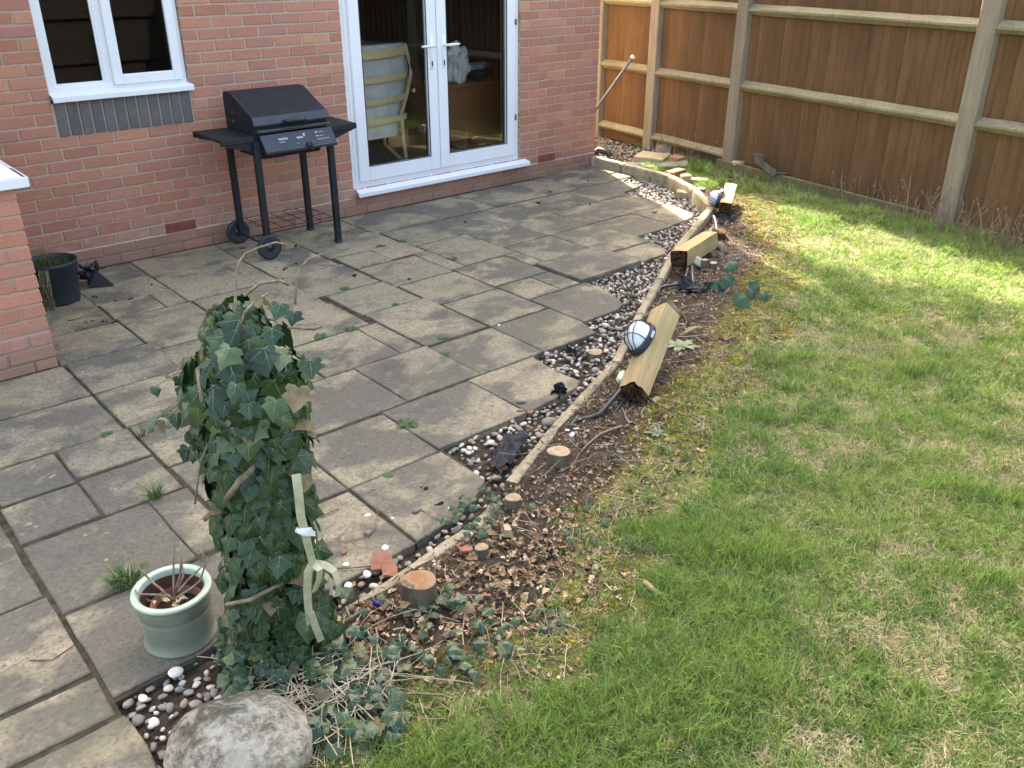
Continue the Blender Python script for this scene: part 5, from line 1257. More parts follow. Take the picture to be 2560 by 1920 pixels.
def hood(b):
    prof = [(Y1 - .0, .865), (Y1 + .0, 1.05), (Y1 - .015, 1.075), (Y1 - .035, 1.085), (Y1 - .11, 1.083), (Y1 - .13, 1.075), (Y0 + .02, .955), (Y0 - .005, .935), (Y0 - .012, .895), (Y0 + .02, .89), (Y0 + .02, .865)]
    n_ = len(prof); vs = [(X0 + .0, y, z) for y, z in prof] + [(X0 + .004, y, z) for y, z in prof] + [(X1 + .0, y, z) for y, z in prof]
    b.add([(X0, y, z) for y, z in prof] + [(X1, y, z) for y, z in prof], [(k, k + 1, n_ + k + 1, n_ + k) for k in range(n_ - 1)] + [tuple(range(n_))[::-1], tuple(range(n_, 2 * n_))])
bb_('hood', M['black'], hood)
bb_('hood_lip', M['black_gloss'], lambda b: (b.add([(X0 - .004, Y0 - .003, .952), (X1 + .004, Y0 - .003, .952), (X1 + .004, Y0 - .018, .905), (X0 - .004, Y0 - .018, .905), (X0 - .004, Y0 + .003, .956), (X1 + .004, Y0 + .003, .956)], [(0, 3, 2, 1), (4, 0, 1, 5)])))
bb_('hood_seam', M['steel'], lambda b: b.tube([(X0 + .012, Y1 - .125, 1.0785), (X0 + .012, Y0 + .022, .9595)], .0018, 4))
bb_('front_rail', M['black_gloss'], lambda b: b.box((X0 + .005, Y0 - .045, .855), (X1 - .005, Y0 - .0, .875), bev=.004))
def handle(b):
    c = (X0 + X1) / 2 + .01; b.tube([(c - .075, Y0 - .02, .915), (c - .07, Y0 - .055, .92), (c, Y0 - .066, .922), (c + .07, Y0 - .055, .92), (c + .075, Y0 - .02, .915)], [.008, .012, .014, .012, .008], 8)
bb_('handle', M['black_plastic'], handle, True)
PA, PB_, PC, PD = (X0 + .02, Y0 - .035, .842), (X1 - .0, Y0 - .035, .842), (X1 + .01, Y0 - .085, .742), (X0 + .03, Y0 - .085, .742)
pn = bb_('control_panel', M['black_gloss'], lambda b: b.add([PA, PB_, PC, PD, (X0 + .02, Y0, .845), (X1, Y0, .845), (X1 + .01, Y0 + .0, .735), (X0 + .03, Y0 + .0, .735)], [(0, 3, 2, 1), (4, 0, 1, 5), (3, 7, 6, 2), (0, 4, 7, 3), (1, 2, 6, 5)]))
bb_('panel_edge', M['black_gloss'], lambda b: b.box((X0 + .028, Y0 - .092, .722), (X1 + .012, Y0 - .078, .744), bev=.004))
def on_panel(u_, v_, off=.0025): return Vector(PA).lerp(Vector(PB_), u_).lerp(Vector(PD).lerp(Vector(PC), u_), v_) + Vector((0, -.9, .42)).normalized() * off
def prints(b):
    def q(u0, u1, v0, v1): b.add([on_panel(u0, v0), on_panel(u1, v0), on_panel(u1, v1), on_panel(u0, v1)], [(0, 3, 2, 1)])
    r = random.Random(4)
    for k in range(7): u = .22 + k * .019; q(u, u + .013, .30 + .0 * k, .42)
    for k in range(6): u = .22 + k * .014; q(u, u + .009, .52, .57)
    for k in range(6): u = .47 + k * .015; q(u, u + .011, .34, .46)
    q(.565, .60, .18, .24); q(.57, .59, .24, .36)
    q(.74, .775, .18, .26); q(.79, .86, .21, .235); q(.74, .77, .42, .49); q(.78, .84, .45, .475)
    for k in range(9): u = .74 + k * .02; q(u, u + .013, .64, .68)
    for k in range(3): q(.44 + k * .012, .447 + k * .012, .72, .75); q(.66, .69, .74, .76)
tag(bb_('panel_print', M['print'], prints), kind='stuff')
kq = on_panel(.60, .95)
bb_('control_knob', M['black_plastic'], lambda b: (b.lathe([(0, .03), (.018, .03), (.022, .022), (.024, 0)], n=16, mat=Matrix.Translation(kq) @ Matrix.Rotation(math.radians(70), 4, 'X')), b.box(kq + Vector((-.005, -.04, -.026)), kq + Vector((.005, -.028, .026)), bev=.002)), True)
def shelf(x0, x1, inner):
    def fn(b): b.box((x0, Y0 - .002, .818), (x1, Y1 + .01, .838), bev=.004); b.box((x0, Y0 - .004, .800), (x1, Y0 + .010, .838), bev=.003); b.box((x0, Y1 - .004, .800), (x1, Y1 + .012, .838), bev=.003)
    bb_('side_shelf', M['black'], fn)
    xo = x0 if inner == x1 else x1
    for y in (Y0 + .012, Y1 - .012): bb_('bracket', M['black'], lambda b: b.add([(xo, y - .002, .80), (inner, y - .002, .80), (inner, y - .002, .73), (xo, y + .002, .80), (inner, y + .002, .80), (inner, y + .002, .73)], [(0, 1, 2), (5, 4, 3), (0, 2, 5, 3)]))
shelf(-4.150, X0 - .004, X0 - .004); shelf(X1 + .004, -3.118, X1 + .004)
def rack(b):
    for y in (Y0 + .02, Y1 - .02): b.tube([(X0, y, .19), (X1, y, .19)], .003, 5)
    for k in range(6): x = X0 + .03 + k * (X1 - X0 - .06) / 5; b.tube([(x, Y0 + .02, .193), (x, Y1 - .02, .193)], .0025, 5)
    b.tube([(X0, Y0 + .15, .187), (X1, Y0 + .15, .187)], .0025, 5); b.tube([(X0, Y1 - .14, .187), (X1, Y1 - .14, .187)], .0025, 5)
bb_('wire_rack', M['rust'], rack)
for (x, y, z) in ((X0 - .001, Y1 - .12, .955), (X0 - .001, Y1 - .12, .90), (X0 - .001, Y1 - .03, .90), (X1 - .03, Y0 - .046, .865), (X0 + .05, Y0 - .046, .865)):
    bb_('bolt', M['steel'], lambda b: b.box((x - .004, y - .005, z - .005), (x + .004, y + .005, z + .005), bev=.002))
bb_('drip_bar', M['steel'], lambda b: b.box((X0 + .10, Y0 + .10, .655), (X0 + .26, Y0 + .16, .668), bev=.002))

# ================================================================== FALLEN LIGHT POSTS
def ravg(n=1): return [rnds.uniform(-1, 1) for _ in range(n)]
def light_post(name_lbl, a, b_, roll, lampk, lamp_side, W=.092, rot_end=True, jb=True, lampscale=1.0):
    a = Vector(a); b_ = Vector(b_); t = tag(empty('light_post', a), name_lbl, 'light post')
    Mx = frame_mat(a, b_ - a) @ Matrix.Rotation(roll, 4, 'X'); L = (b_ - a).length; h = W / 2
    bd = MB(); n_ = 7; k = 4; vs = []
    cs = [(-h, -h), (h, -h), (h, h), (-h, h)]; ring_ = []
    for i in range(4):
        p, q = cs[i], cs[(i + 1) % 4]
        for j in range(k):
            t_ = j / k; y, z = p[0] + (q[0] - p[0]) * t_, p[1] + (q[1] - p[1]) * t_
            if j == 0: y *= .965; z *= .965
            ring_.append((y, z))
    m_ = len(ring_)
    for i in range(n_ + 1):
        for (y, z) in ring_:
            x = L * i / n_
            if i == 0: x += rnds.uniform(.0, .022)
            vs.append((x, y + rnds.uniform(-.0006, .0006), z))
    fs = [(i * m_ + j, i * m_ + (j + 1) % m_, (i + 1) * m_ + (j + 1) % m_, (i + 1) * m_ + j) for i in range(n_) for j in range(m_)] + [tuple(n_ * m_ + j for j in range(m_))]
    bd.add(vs, fs); o = bd.build('timber_body', M['timber']); me = o.data; bpy.data.objects.remove(o); o = put(me, Mx, t, 'timber_body')
    # rotten broken end
    bm = bmesh.new(); bmesh.ops.create_grid(bm, x_segments=16, y_segments=16, size=h * .97)
    for v in bm.verts:
        y, z = v.co.x, v.co.y; v.co = Vector((.004 + .03 * max(-.2, noise.fractal(Vector((y * 40, z * 40, L * 9)), 1, 2, 4)) - .012, y, z))
    me = bpy.data.meshes.new('rotten_end'); bm.to_mesh(me); bm.free(); me.materials.append(M['rot']); put(me, Mx, t, 'rotten_end')
    if lampk is not None:
        # oval bulkhead lamp on the chosen face
        Rf_ = Matrix.Rotation(lamp_side, 4, 'X'); LM = Mx @ Matrix.Translation((L * lampk, 0, 0)) @ Rf_ @ Matrix.Translation((0, 0, h)) @ Matrix.Scale(lampscale, 4)
        A_, B_ = .082, .056
        def oval(b, prof, n2=28):
            vs = [(s_ * A_ * math.cos(6.2832 * i / n2), s_ * B_ * math.sin(6.2832 * i / n2), z) for s_, z in prof for i in range(n2)]
            b.add(vs, [(j * n2 + i, j * n2 + (i + 1) % n2, (j + 1) * n2 + (i + 1) % n2, (j + 1) * n2 + i) for j in range(len(prof) - 1) for i in range(n2)])
        b2 = MB(); oval(b2, [(0.2, 0), (1.0, 0), (1.03, .004), (1.03, .020), (1.0, .026), (.90, .028), (.86, .024)], 10 if False else 28); ob = b2.build('lamp_base', M['navy'], None, False); me = ob.data; bpy.data.objects.remove(ob); put(me, LM, t, 'lamp_base')
        b2 = MB(); oval(b2, [(.86 * math.cos(x), .024 + .060 * math.sin(x)) for x in [i * math.pi / 2 / 8 for i in range(9)]]); ob = b2.build('lamp_glass', M['frost'], None, True); me = ob.data; bpy.data.objects.remove(ob); put(me, LM, t, 'lamp_glass')
        b2 = MB()
        for yy in (-.45, 0, .45):
            pts_ = []
            for i in range(13):
                x = -1 + 2 * i / 12; y = yy * math.sqrt(max(0, 1 - x * x * .72)); rr = max(0, 1 - min(1, x * x + y * y)); pts_.append((x * A_ * .94, y * B_ * .98, .026 + .064 * math.sqrt(rr)))
            b2.tube(pts_, .0020, 5)
        for xx in (-.42, .42):
            pts_ = []
            for i in range(11):
                y = -1 + 2 * i / 10; yl = y * math.sqrt(1 - xx * xx); rr = max(0, 1 - xx * xx - yl * yl); pts_.append((xx * A_, yl * B_ * .98, .026 + .064 * math.sqrt(rr)))
            b2.tube(pts_, .0020, 5)
        ob = b2.build('cage', M['navy'], None, True); me = ob.data; bpy.data.objects.remove(ob); put(me, LM, t, 'cage')
        b2 = MB(); b2.box((-.018, -.0605, .008), (.018, -.0588, .020)); ob = b2.build('rating_label', M['print']); me = ob.data; bpy.data.objects.remove(ob); put(me, LM, t, 'rating_label')
    return t, Mx, L
# front post
p1a = G(1582, 985, .075); d1 = 4.50; p1b = RD(1664, 782, d1)
def face_roll(a, b_, ang): return ang
lp1, M1, L1 = light_post('yellow treated timber post fallen beside the edging, with caged white lamp', p1a, p1b, math.radians(51), .54, math.radians(-90), .108, lampscale=1.25)
jc = M1 @ Vector((L1 * .27, 0, 0)); jd = (jc - CAM).dot(_f)
jbm = Matrix.Translation(RD(1560, 948, jd + .01)) @ M1.to_3x3().normalized().to_4x4() @ Matrix.Translation((0, 0, -.02)) if True else M1 @ Matrix.Translation((L1 * .24, 0, 0)) @ Matrix.Rotation(math.radians(172), 4, 'X') @ Matrix.Translation((0, -.020, .048)); 
b = MB(); b.box((-.034, -.034, 0), (.034, .034, .036), bev=.008); ob = b.build('junction_box', M['jbox']); me = ob.data; bpy.data.objects.remove(ob); put(me, jbm, lp1, 'junction_box')
jp = jbm @ Vector((-.03, .0, .02))
b = MB(); b.tube([jp, jp + (G(1540, 1010, .06) - jp) * .5 + Vector((0, 0, .01)), G(1500, 1035, .045), G(1470, 1046, .040), G(1440, 1050, .035), G(1428, 1062, .03), G(1424, 1078, .02)], .0115, 10); tag(b.build('cable', M['cable'], None, True), 'thick grey conduit curving from the front fallen post to the pebbles', 'cable')
b = MB(); b.tube([M1 @ Vector((.02, 0, -.02)), G(1545, 1020, .03), G(1530, 1042, .02)], .008, 8); tag(b.build('cable', M['cable'], None, True), 'short dark conduit end under the rotten end of the front post', 'cable')
# middle post, across the edging
p2a = G(1697, 648, .125); p2b = G(1776, 598, .13)
lp2, M2, L2 = light_post('mossy green timber post fallen across the edging, broken end to the pebbles', p2a, p2b, math.radians(-8), None, 0, .108)
b = MB(); q = G(1745, 655, .07); b.box((-.036, -.036, -.028), (.036, .036, .028), bev=.008); ob = b.build('junction_box', M['jbox']); me = ob.data; bpy.data.objects.remove(ob); put(me, Matrix.Translation(q) @ Euler((.5, .3, .9)).to_matrix().to_4x4(), lp2, 'junction_box')
# far post, pointing away
p3a = G(1812, 522, .10); p3b = G(1826, 472, .16)
lp3, M3, L3 = light_post('sunlit yellow timber post fallen at the far bend, with caged lamp', p3a, p3b, math.radians(4), .38, math.radians(-82), .095, lampscale=1.25)
b = MB(); b.tube([G(1784, 540, .10), G(1789, 552, .09), G(1792, 575, .06), G(1793, 592, .03)], .010, 8); tag(b.build('cable', M['cable'], None, True), 'pale grey conduit bent down beside the far fallen post', 'cable')
b = MB(); b.tube([G(1730, 665, .10), G(1732, 700, .06), G(1733, 720, .05)], .012, 8); b.tube([G(1720, 670, .10), G(1712, 700, .06), G(1690, 712, .05), G(1665, 715, .045), G(1649, 720, .045), G(1645, 745, .03)], .009, 8); tag(b.build('cable', M['cable'], None, True), 'looped black cables hanging under the middle fallen post', 'cable')

# ================================================================== STUMPS, LOGS
def stump(px, py, dia, h, label, mat='sawn', tilt=(.0, .0), zb=0.0, taper=1.1, cat='stump'):
    q = G(px, py, zb + h); q.z = zb; t = tag(empty('tree_stump', q), label, cat); n_ = 20; sd_ = rnds.random() * 9
    def rr(a): return dia / 2 * (1 + .07 * math.sin(2 * a + sd_) + .04 * math.sin(3 * a + sd_ * 2))
    vs = []; tl = Vector((tilt[0], tilt[1], 0))
    for (z, k) in ((-.03, taper), (h * .5, 1.03), (h - .003, 1.0)):
        for i in range(n_): a = 6.2832 * i / n_; vs.append(q + Vector((math.cos(a) * rr(a) * k, math.sin(a) * rr(a) * k, z)) + tl * z)
    b = MB(); b.add(vs, [(j * n_ + i, j * n_ + (i + 1) % n_, (j + 1) * n_ + (i + 1) % n_, (j + 1) * n_ + i) for j in range(2) for i in range(n_)]); b.build('bark', M['bark'], t, True)
    vs = [q + Vector((math.cos(6.2832 * i / n_) * rr(6.2832 * i / n_) * k, math.sin(6.2832 * i / n_) * rr(6.2832 * i / n_) * k, h - .0025 + e)) + tl * h for k, e in ((1.0, 0), (.9, .003), (0.45, .001)) for i in range(n_)] + [q + Vector((0, 0, h)) + tl * h]
    b = MB(); b.add(vs, [(j * n_ + i, j * n_ + (i + 1) % n_, (j + 1) * n_ + (i + 1) % n_, (j + 1) * n_ + i) for j in range(2) for i in range(n_)] + [(2 * n_ + i, 2 * n_ + (i + 1) % n_, 3 * n_) for i in range(n_)])
    o = b.build('cut_face', M[mat], None, True); me = o.data; bpy.data.objects.remove(o)
    for v in me.vertices: v.co -= q
    put(me, Matrix.Translation(q), t, 'cut_face'); return t
stump(1047, 1448, .108, .115, 'largest cut stump with orange stained top beside the front edging', 'sawn_orange', zb=.02)
stump(1397, 1126, .092, .068, 'pale topped cut stump right of the edging below the black membrane', zb=.02)
stump(1283, 1242, .060, .050, 'small cut stump among ivy leaves where the edging is buried', zb=.02)
stump(1204, 1366, .046, .048, 'thin mossy cut stump between the two terracotta shards and the lawn', zb=.02)
stump(1488, 878, .084, .030, 'flat round cut stump standing in the pebbles', zb=-.02)
stump(1751, 470, .085, .06, 'sunlit cut stump behind the far bend of the edging', zb=.0)
stump(1762, 650, .042, .085, 'left one of two pegs of cut stem behind the middle post', zb=.02, tilt=(.1, .1))
stump(1784, 656, .050, .070, 'right one of two pegs of cut stem behind the middle post', zb=.02)
stump(1689, 752, .030, .05, 'narrow cut stub just behind the top of the front post', zb=.02)
stump(1541, 795, .018, .05, 'thin grey cut stem standing upright in the pebbles', zb=-.02)
def log(pa, pb_, r_, label):
    t = tag(empty('cut_log', pa), label, 'log'); b = MB(); b.tube([pa, Vector(pa).lerp(Vector(pb_), .5), pb_], [r_, r_ * 1.03, r_], 14, cap=False); b.build('bark', M['bark'], t, True)
    d_ = (Vector(pb_) - Vector(pa)).normalized()
    for p_, s_ in ((pa, -1), (pb_, 1)):
        mt = frame_mat(p_, Vector((0, 0, 1)).cross(d_), z=d_ * s_); b = MB(); b.lathe([(r_ * 1.0, .0), (r_ * .5, .002), (0, .003)], n=14); o = b.build('cut_face', M['sawn'], None, True); me = o.data; bpy.data.objects.remove(o); put(me, mt, t, 'cut_face')
log(G(1693, 789, .045), G(1672, 765, .075), .032, 'round cut log end propping up the front fallen post')
log(G(1811, 624, .05), G(1796, 613, .05), .030, 'short cut log lying on the soil behind the middle post')
log(G(1621, 1472, .055), G(1634, 1490, .055), .011, 'peeled pale stick lying on the front lawn edge') if False else None
b = MB(); b.tube([G(1610, 1454, .06), G(1650, 1488, .06)], .009, 8); tag(b.build('stick', M['sawn'], None, True), 'short pale peeled stick lying on the lawn near its edge', 'stick')
b = MB(); b.tube([G(1700, 838, .05), G(1732, 822, .06), G(1748, 816, .06)], [.008, .012, .006], 8); tag(b.build('stick', M['sawn'], None, True), 'split pale stick on the soil right of the front fallen post', 'stick')

# ================================================================== FAR CORNER: offcuts, bricks, pole, tray
def gbox(name, lbl, cat, c, size, rz=0, mat='slate', tilt=(0, 0), bev=.006, group=None):
    b = MB(); b.box((-size[0] / 2, -size[1] / 2, -size[2] / 2), (size[0] / 2, size[1] / 2, size[2] / 2), bev=bev); o = b.build(name, M[mat]); o.matrix_basis = Matrix.Translation(c) @ Euler((tilt[0], tilt[1], rz)).to_matrix().to_4x4(); tag(o, lbl, cat, group); return o
zz = .02
sl_ = MB(); A4 = [G(1641, 378, .0), G(1670, 398, .0)]
q0 = G(1640, 376, .0); q1 = G(1672, 398, .0); dpt = (q0 - CAM).dot(_f)
TL, TR = RD(1645, 337, dpt + .12), RD(1686, 339, dpt - .12); TL = TL; BLp, BRp = q0, q1; thk = (_f * .03)
BLp, BRp = RD(1638, 378, dpt - .3), RD(1670, 399, dpt - .4); TL, TR = RD(1645, 337, dpt - .15), RD(1686, 339, dpt - .35)
sl_.add([BLp, BRp, TR, TL, BLp + thk, BRp + thk, TR + thk, TL + thk], [(0, 1, 2, 3), (7, 6, 5, 4), (0, 4, 5, 1), (1, 5, 6, 2), (2, 6, 7, 3), (3, 7, 4, 0)]); tag(sl_.build('slab_offcut', M['slate']), 'grey slab offcut leaning upright against the second fence post', 'slab')
gbox('slab_offcut', 'buff stone slab offcut lying in front of the leaning grey slab', 'slab', G(1630, 396, .05), (.40, .30, .07), .5, 'sandstone', (.05, .05))
gbox('slab_offcut', 'thin flat grey slab offcut lying behind the far edging', 'slab', G(1640, 413, .045), (.62, .26, .03), 2.3, 'slate', (.0, .06))
gbox('loose_brick', 'broken red brick standing near the fence behind the edging', 'brick', G(1692, 403, .05), (.20, .10, .10), .3, 'brick', (.2, .1))
gbox('loose_brick', 'red brick lying flat behind the far edging', 'brick', G(1688, 434, .07), (.215, .10, .065), .1, 'terracotta')
gbox('loose_brick', 'red-brown brick half buried at the grass beside the far stump', 'brick', G(1738, 456, .04), (.215, .10, .07), -.9, 'brick')
gbox('loose_brick', 'pale pink brick end sticking up beside the far edging', 'brick', G(1713, 450, .07), (.09, .06, .10), -.5, 'sandstone', (.2, 0))
gbox('kerb_offcut', 'buff stone chunk lying in the far pebbles against the edging', 'stone', G(1722, 488, .0), (.22, .075, .06), -1.0, 'sandstone', (.1, .05))
gbox('timber_offcut', 'square brown timber offcut on the soil behind the middle post', 'timber', G(1797, 590, .03), (.14, .10, .08), .6, 'rot')
gt = G(1488, 393, .03)
b = MB(); b.tube([gt + Vector((.02, .05, .02)), gt + Vector((.05, .0, .07)), gt + Vector((.09, -.10, .05)), gt + Vector((.07, -.16, .0))], .03, 8); tag(b.build('black_pipe', M['black_plastic'], None, True), 'bent black plastic pipe at the foot of the house corner', 'pipe')
pt = RD(1580, 146, 9.15); pq = RD(1487, 277, 9.45); dd_ = (pq - pt); pe = pt + dd_ * ((0.0 - pt.z) / dd_.z)
t = tag(empty('leaning_pole', pe), 'thin grey metal pole leaning on the fence behind the house corner', 'pole')
b = MB(); b.tube([pe, pt], .014, 10); b.build('shaft', M['pole'], t, True)
b = MB(); b.tube([pt, pt + (pt - pe).normalized() * .03], .026, 10); b.build('end_cap', M['cap'], t, True)
ty0 = FP(-.62, .065, .135)
t = tag(empty('seed_tray', ty0), 'empty grey plastic tray tipped on the gravel board by the fence', 'tray')
b = MB(); mt = Matrix.Translation(ty0 + Vector((0, 0, .035))) @ Euler((.2, -.35, math.pi / 2 - FH)).to_matrix().to_4x4()
def Tm(v): return mt @ Vector(v)
o_, i_ = [(-.16, -.09, .035), (.16, -.09, .035), (.16, .09, .035), (-.16, .09, .035)], [(-.13, -.065, -.03), (.13, -.065, -.03), (.13, .065, -.03), (-.13, .065, -.03)]
lip = [(-.175, -.10, .035), (.175, -.10, .035), (.175, .10, .035), (-.175, .10, .035)]
b.add([Tm(v) for v in o_ + i_ + lip], [(k, (k + 1) % 4, 4 + (k + 1) % 4, 4 + k) for k in range(4)] + [(4, 5, 6, 7)] + [(8 + k, 8 + (k + 1) % 4, (k + 1) % 4, k) for k in range(4)]); b.build('tray_shell', M['slate'], t)
b = MB(); b.lathe([(0, .03), (.055, .03), (.06, .028), (.06, 0)], FP(-.22, .06, .12), 24); tag(b.build('pot_lid', M['sandstone'], None, True), 'pale round lid lying on the gravel board beside the fence post', 'lid')
# fine gravel behind the edging at the fence end
gv = MB(); gpoly = [tuple(G(*q)[:2]) for q in [(1483, 340), (1560, 352), (1625, 375), (1660, 398), (1640, 412), (1560, 398), (1483, 385)]]; gv_n = 0
n = 6000; lx = rs.uniform(-.2, 1.6, n); ly = rs.uniform(-.9, 2.4, n)
kk = ((lx > .03)) & (((lx - FA.x) * FN.x + (ly - FA.y) * FN.y) > .05) & ~(in_soil(lx, ly) & (ly < -.75)); lx, ly = lx[kk], ly[kk]
for x, y in zip(lx, ly):
    if (y < -.1 and x < .12) or y < -.95: continue
    s = rnds.uniform(.007, .018); vs, fs = plo[rnds.randrange(5)]; c = rnds.choice([(.42, .34, .25), (.34, .26, .19), (.24, .18, .13), (.50, .44, .36), (.13, .10, .08)]); k = rnds.uniform(.8, 1.1); o = Vector((x, y, hzf(x, y) + .012)); gv.add([v * s + o for v in vs], fs, 0, tuple(q * k for q in c))
tag(gv.build('gravel', M['pebble_mix'], None, True), kind='stuff')

# ================================================================== MEMBRANE, SHARDS, SHELLS
o = crumple('black_membrane', G(1737, 722, .03), .16, .20, 0.05, M['fleece'], 5, rz=.3, fold=.06); tag(o, 'crumpled black membrane on the soil under the middle post', 'membrane')
o = crumple('grey_membrane', G(1830, 650, .02), .34, .17, .022, M['greysheet'], 6, rz=.8); tag(o, 'flat grey weed membrane on the soil behind the two pegs', 'membrane')
o = crumple('black_membrane', G(1800, 735, .02), .13, .09, .03, M['fleece'], 7, rz=1.0); tag(o, 'dark membrane scrap beside the broad leaved plant', 'membrane')
o = crumple('black_membrane', G(1270, 1130, .0), .30, .10, 0.03, M['fleece'], 8, rz=.5, fold=.03); tag(o, 'black membrane strip bunched in the front pebbles against the edging', 'membrane')
o = crumple('black_membrane', G(1434, 888, -.02), .03, .10, .03, M['fleece'], 9, rz=.1, fold=.03); tag(o, 'black membrane roll beside the flat stump in the pebbles', 'membrane')
o = crumple('black_membrane', G(1398, 988, -.01), .035, .05, .05, M['fleece'], 10, rz=.1, fold=.06, n_=14); tag(o, 'small black membrane tuft poking up at the slab corner', 'membrane')
o = crumple('black_membrane', G(1805, 555, .01), .20, .16, 0.04, M['fleece'], 12, rz=.4, fold=.04); tag(o, 'black membrane bunched under the far fallen post', 'membrane')
def shard(px, py, s, lbl, mat='terracotta', z=.0, th=.008, cat='shard', tl=.10, seed=0):
    r = random.Random(px * 7 + py); n_ = r.randint(4, 6); q = G(px, py, z + th); P_ = []
    for i in range(n_): a = 6.2832 * i / n_ + r.uniform(-.4, .4); P_.append((math.cos(a) * s * r.uniform(.6, 1.1), math.sin(a) * s * r.uniform(.45, .8)))
    b = MB(); vs = [(x, y, th / 2) for x, y in P_] + [(x * 1.04, y * 1.04, -th / 2) for x, y in P_]; b.add(vs, [tuple(range(n_)), tuple(range(n_, 2 * n_))[::-1]] + [(i, n_ + i, n_ + (i + 1) % n_, (i + 1) % n_) for i in range(n_)])
    o = b.build('pottery_shard', M[mat]); o.matrix_basis = Matrix.Translation(q) @ Euler((r.uniform(-tl, tl), r.uniform(-tl, tl), r.uniform(0, 6))).to_matrix().to_4x4(); tag(o, lbl, cat)
shard(957, 1408, .075, 'largest terracotta shard beside the front edging', z=.0)
shard(975, 1428, .055, 'pointed terracotta shard partly under the edging front', z=.012)
shard(1160, 1370, .038, 'terracotta shard on the soil left of the thin stump', z=.03)
shard(933, 1223, .013, 'round terracotta chip on the slab near the ivy', th=.004)
shard(859, 1380, .016, 'terracotta chip on the slab under the loose roots', th=.005)
shard(1231, 1015, .010, 'tiny terracotta chip on the slab near the grey stone', th=.003)
shard(1302, 1026, .02, 'left terracotta chip at the slab edge by the pebbles', th=.006)
shard(1325, 1030, .02, 'right terracotta chip at the slab edge by the pebbles', th=.006)
shard(1258, 1168, .022, 'terracotta chip below the black membrane strip', z=-.01)
shard(955, 1412, .03, 'dark shard lying on the largest terracotta shard', 'brick', z=.02) if False else None
shard(1150, 1362, .06, 'flat brown slate piece behind the front edging', 'brick', z=.0, th=.006)
shard(1270, 1328, .03, 'buff angular stone on the soil near the thin stump', 'sandstone', z=.03, th=.03, cat='stone')
shell_stone = None
if False: shard(1312, 1345, .035, 'pale flint stone on the soil right of the angular stone', 'shell', z=.03, th=.025, cat='stone')
shard(1195, 1380, .02, 'grey chip', 'slate', z=.03) if False else None
def shell(px, py, s, lbl, z=0.0, tilt=.3):
    q = G(px, py, z); b = MB(); n_ = 14; b.lathe([(s * math.cos(x) * 1.0, s * .42 * math.sin(x)) for x in [i * math.pi / 2 / 4 for i in range(5)]], n=n_)
    o = b.build('shell', M['shell'], None, True)
    for v in o.data.vertices: v.co.y *= .8; v.co.x += .15 * abs(v.co.y)
    o.matrix_basis = Matrix.Translation(q) @ Euler((rnds.uniform(-tilt, tilt), rnds.uniform(-tilt, tilt), rnds.uniform(0, 6))).to_matrix().to_4x4(); tag(o, lbl, 'shell', 'white shells scattered by the pebbles')
for a in ((963, 1370, .017, 'white shell on the slab nearest the terracotta shards'), (919, 1288, .013, 'round white shell on the slab above the loose roots'), (865, 1411, .014, 'white shell fragment on the slab near the strap'), (1126, 1271, .011, 'half shell at the soil edge of the last slab'), (1174, 1337, .019, 'large white shell leaning on the front edging end', .035), (917, 1435, .018, 'white shell in the pebbles left of the terracotta shards'), (1093, 1415, .018, 'white shell on the soil behind the largest stump', .035), (982, 1296, .010, 'white broken shell in the slab joint'), (855, 1296 + 400 - 30, .0, '') if False else (787, 1355, .010, 'shell fragment beside the ivy strap'), (870, 1465, .017, 'upper of two shells by the strap bow'), (871, 1480, .016, 'lower of two shells by the strap bow'), (440, 1680, .024, 'largest shell in the pebbles below the green pot'), (385, 1805, .018, 'white shell in the pebbles at the slab corner'), (357, 1745, .016, 'cupped shell under the green pot slab edge'), (1418, 1076, .014, 'left white shell by the conduit end', .03), (1430, 1086, .017, 'front white shell by the conduit end', .03), (1440, 1072, .015, 'right white shell by the conduit end', .03)): shell(*a)
b = MB(); q = G(953, 1525, .03); b.box(q + Vector((-.014, -.003, 0)), q + Vector((.014, .003, .03)), bev=.002); b.box(q + Vector((-.014, -.003, 0)), q + Vector((-.008, .03, .035)), bev=.002); tag(b.build('blue_clip', M['blue']), 'broken bright blue plastic clip left of the largest stump', 'plastic clip')
def stone(px, py, s, lbl, z=0.0, mat='slate'):
    o = inst('stone', pebs[rnds.randrange(7)].copy(), G(px, py, z + s * .4), (0, 0, rnds.uniform(0, 6)), (s, s, s)); o.data.materials.clear(); o.data.materials.append(M[mat]); tag(o, lbl, 'stone')
stone(1302, 1003, .024, 'round grey stone alone on the slab near the pebbles'); stone(1040, 1276, .020, 'flat brown stone on the last slab by a root'); stone(920, 1331, .017, 'brown stone at the end of the curled root'); stone(1637, 528, .025, 'pale stone alone on the far slab', 0, 'sandstone'); stone(1247, 813, .012, 'small white pebble on a slab joint', 0, 'shell'); stone(1468, 1338, .022, 'orange-brown stone at the lawn edge', .03, 'sandstone'); stone(1550, 1130, .017, 'pinkish stone on the bare soil', .03, 'slate'); stone(1375, 1055, .045, 'largest grey stone in the front pebbles against the edging', -.02)
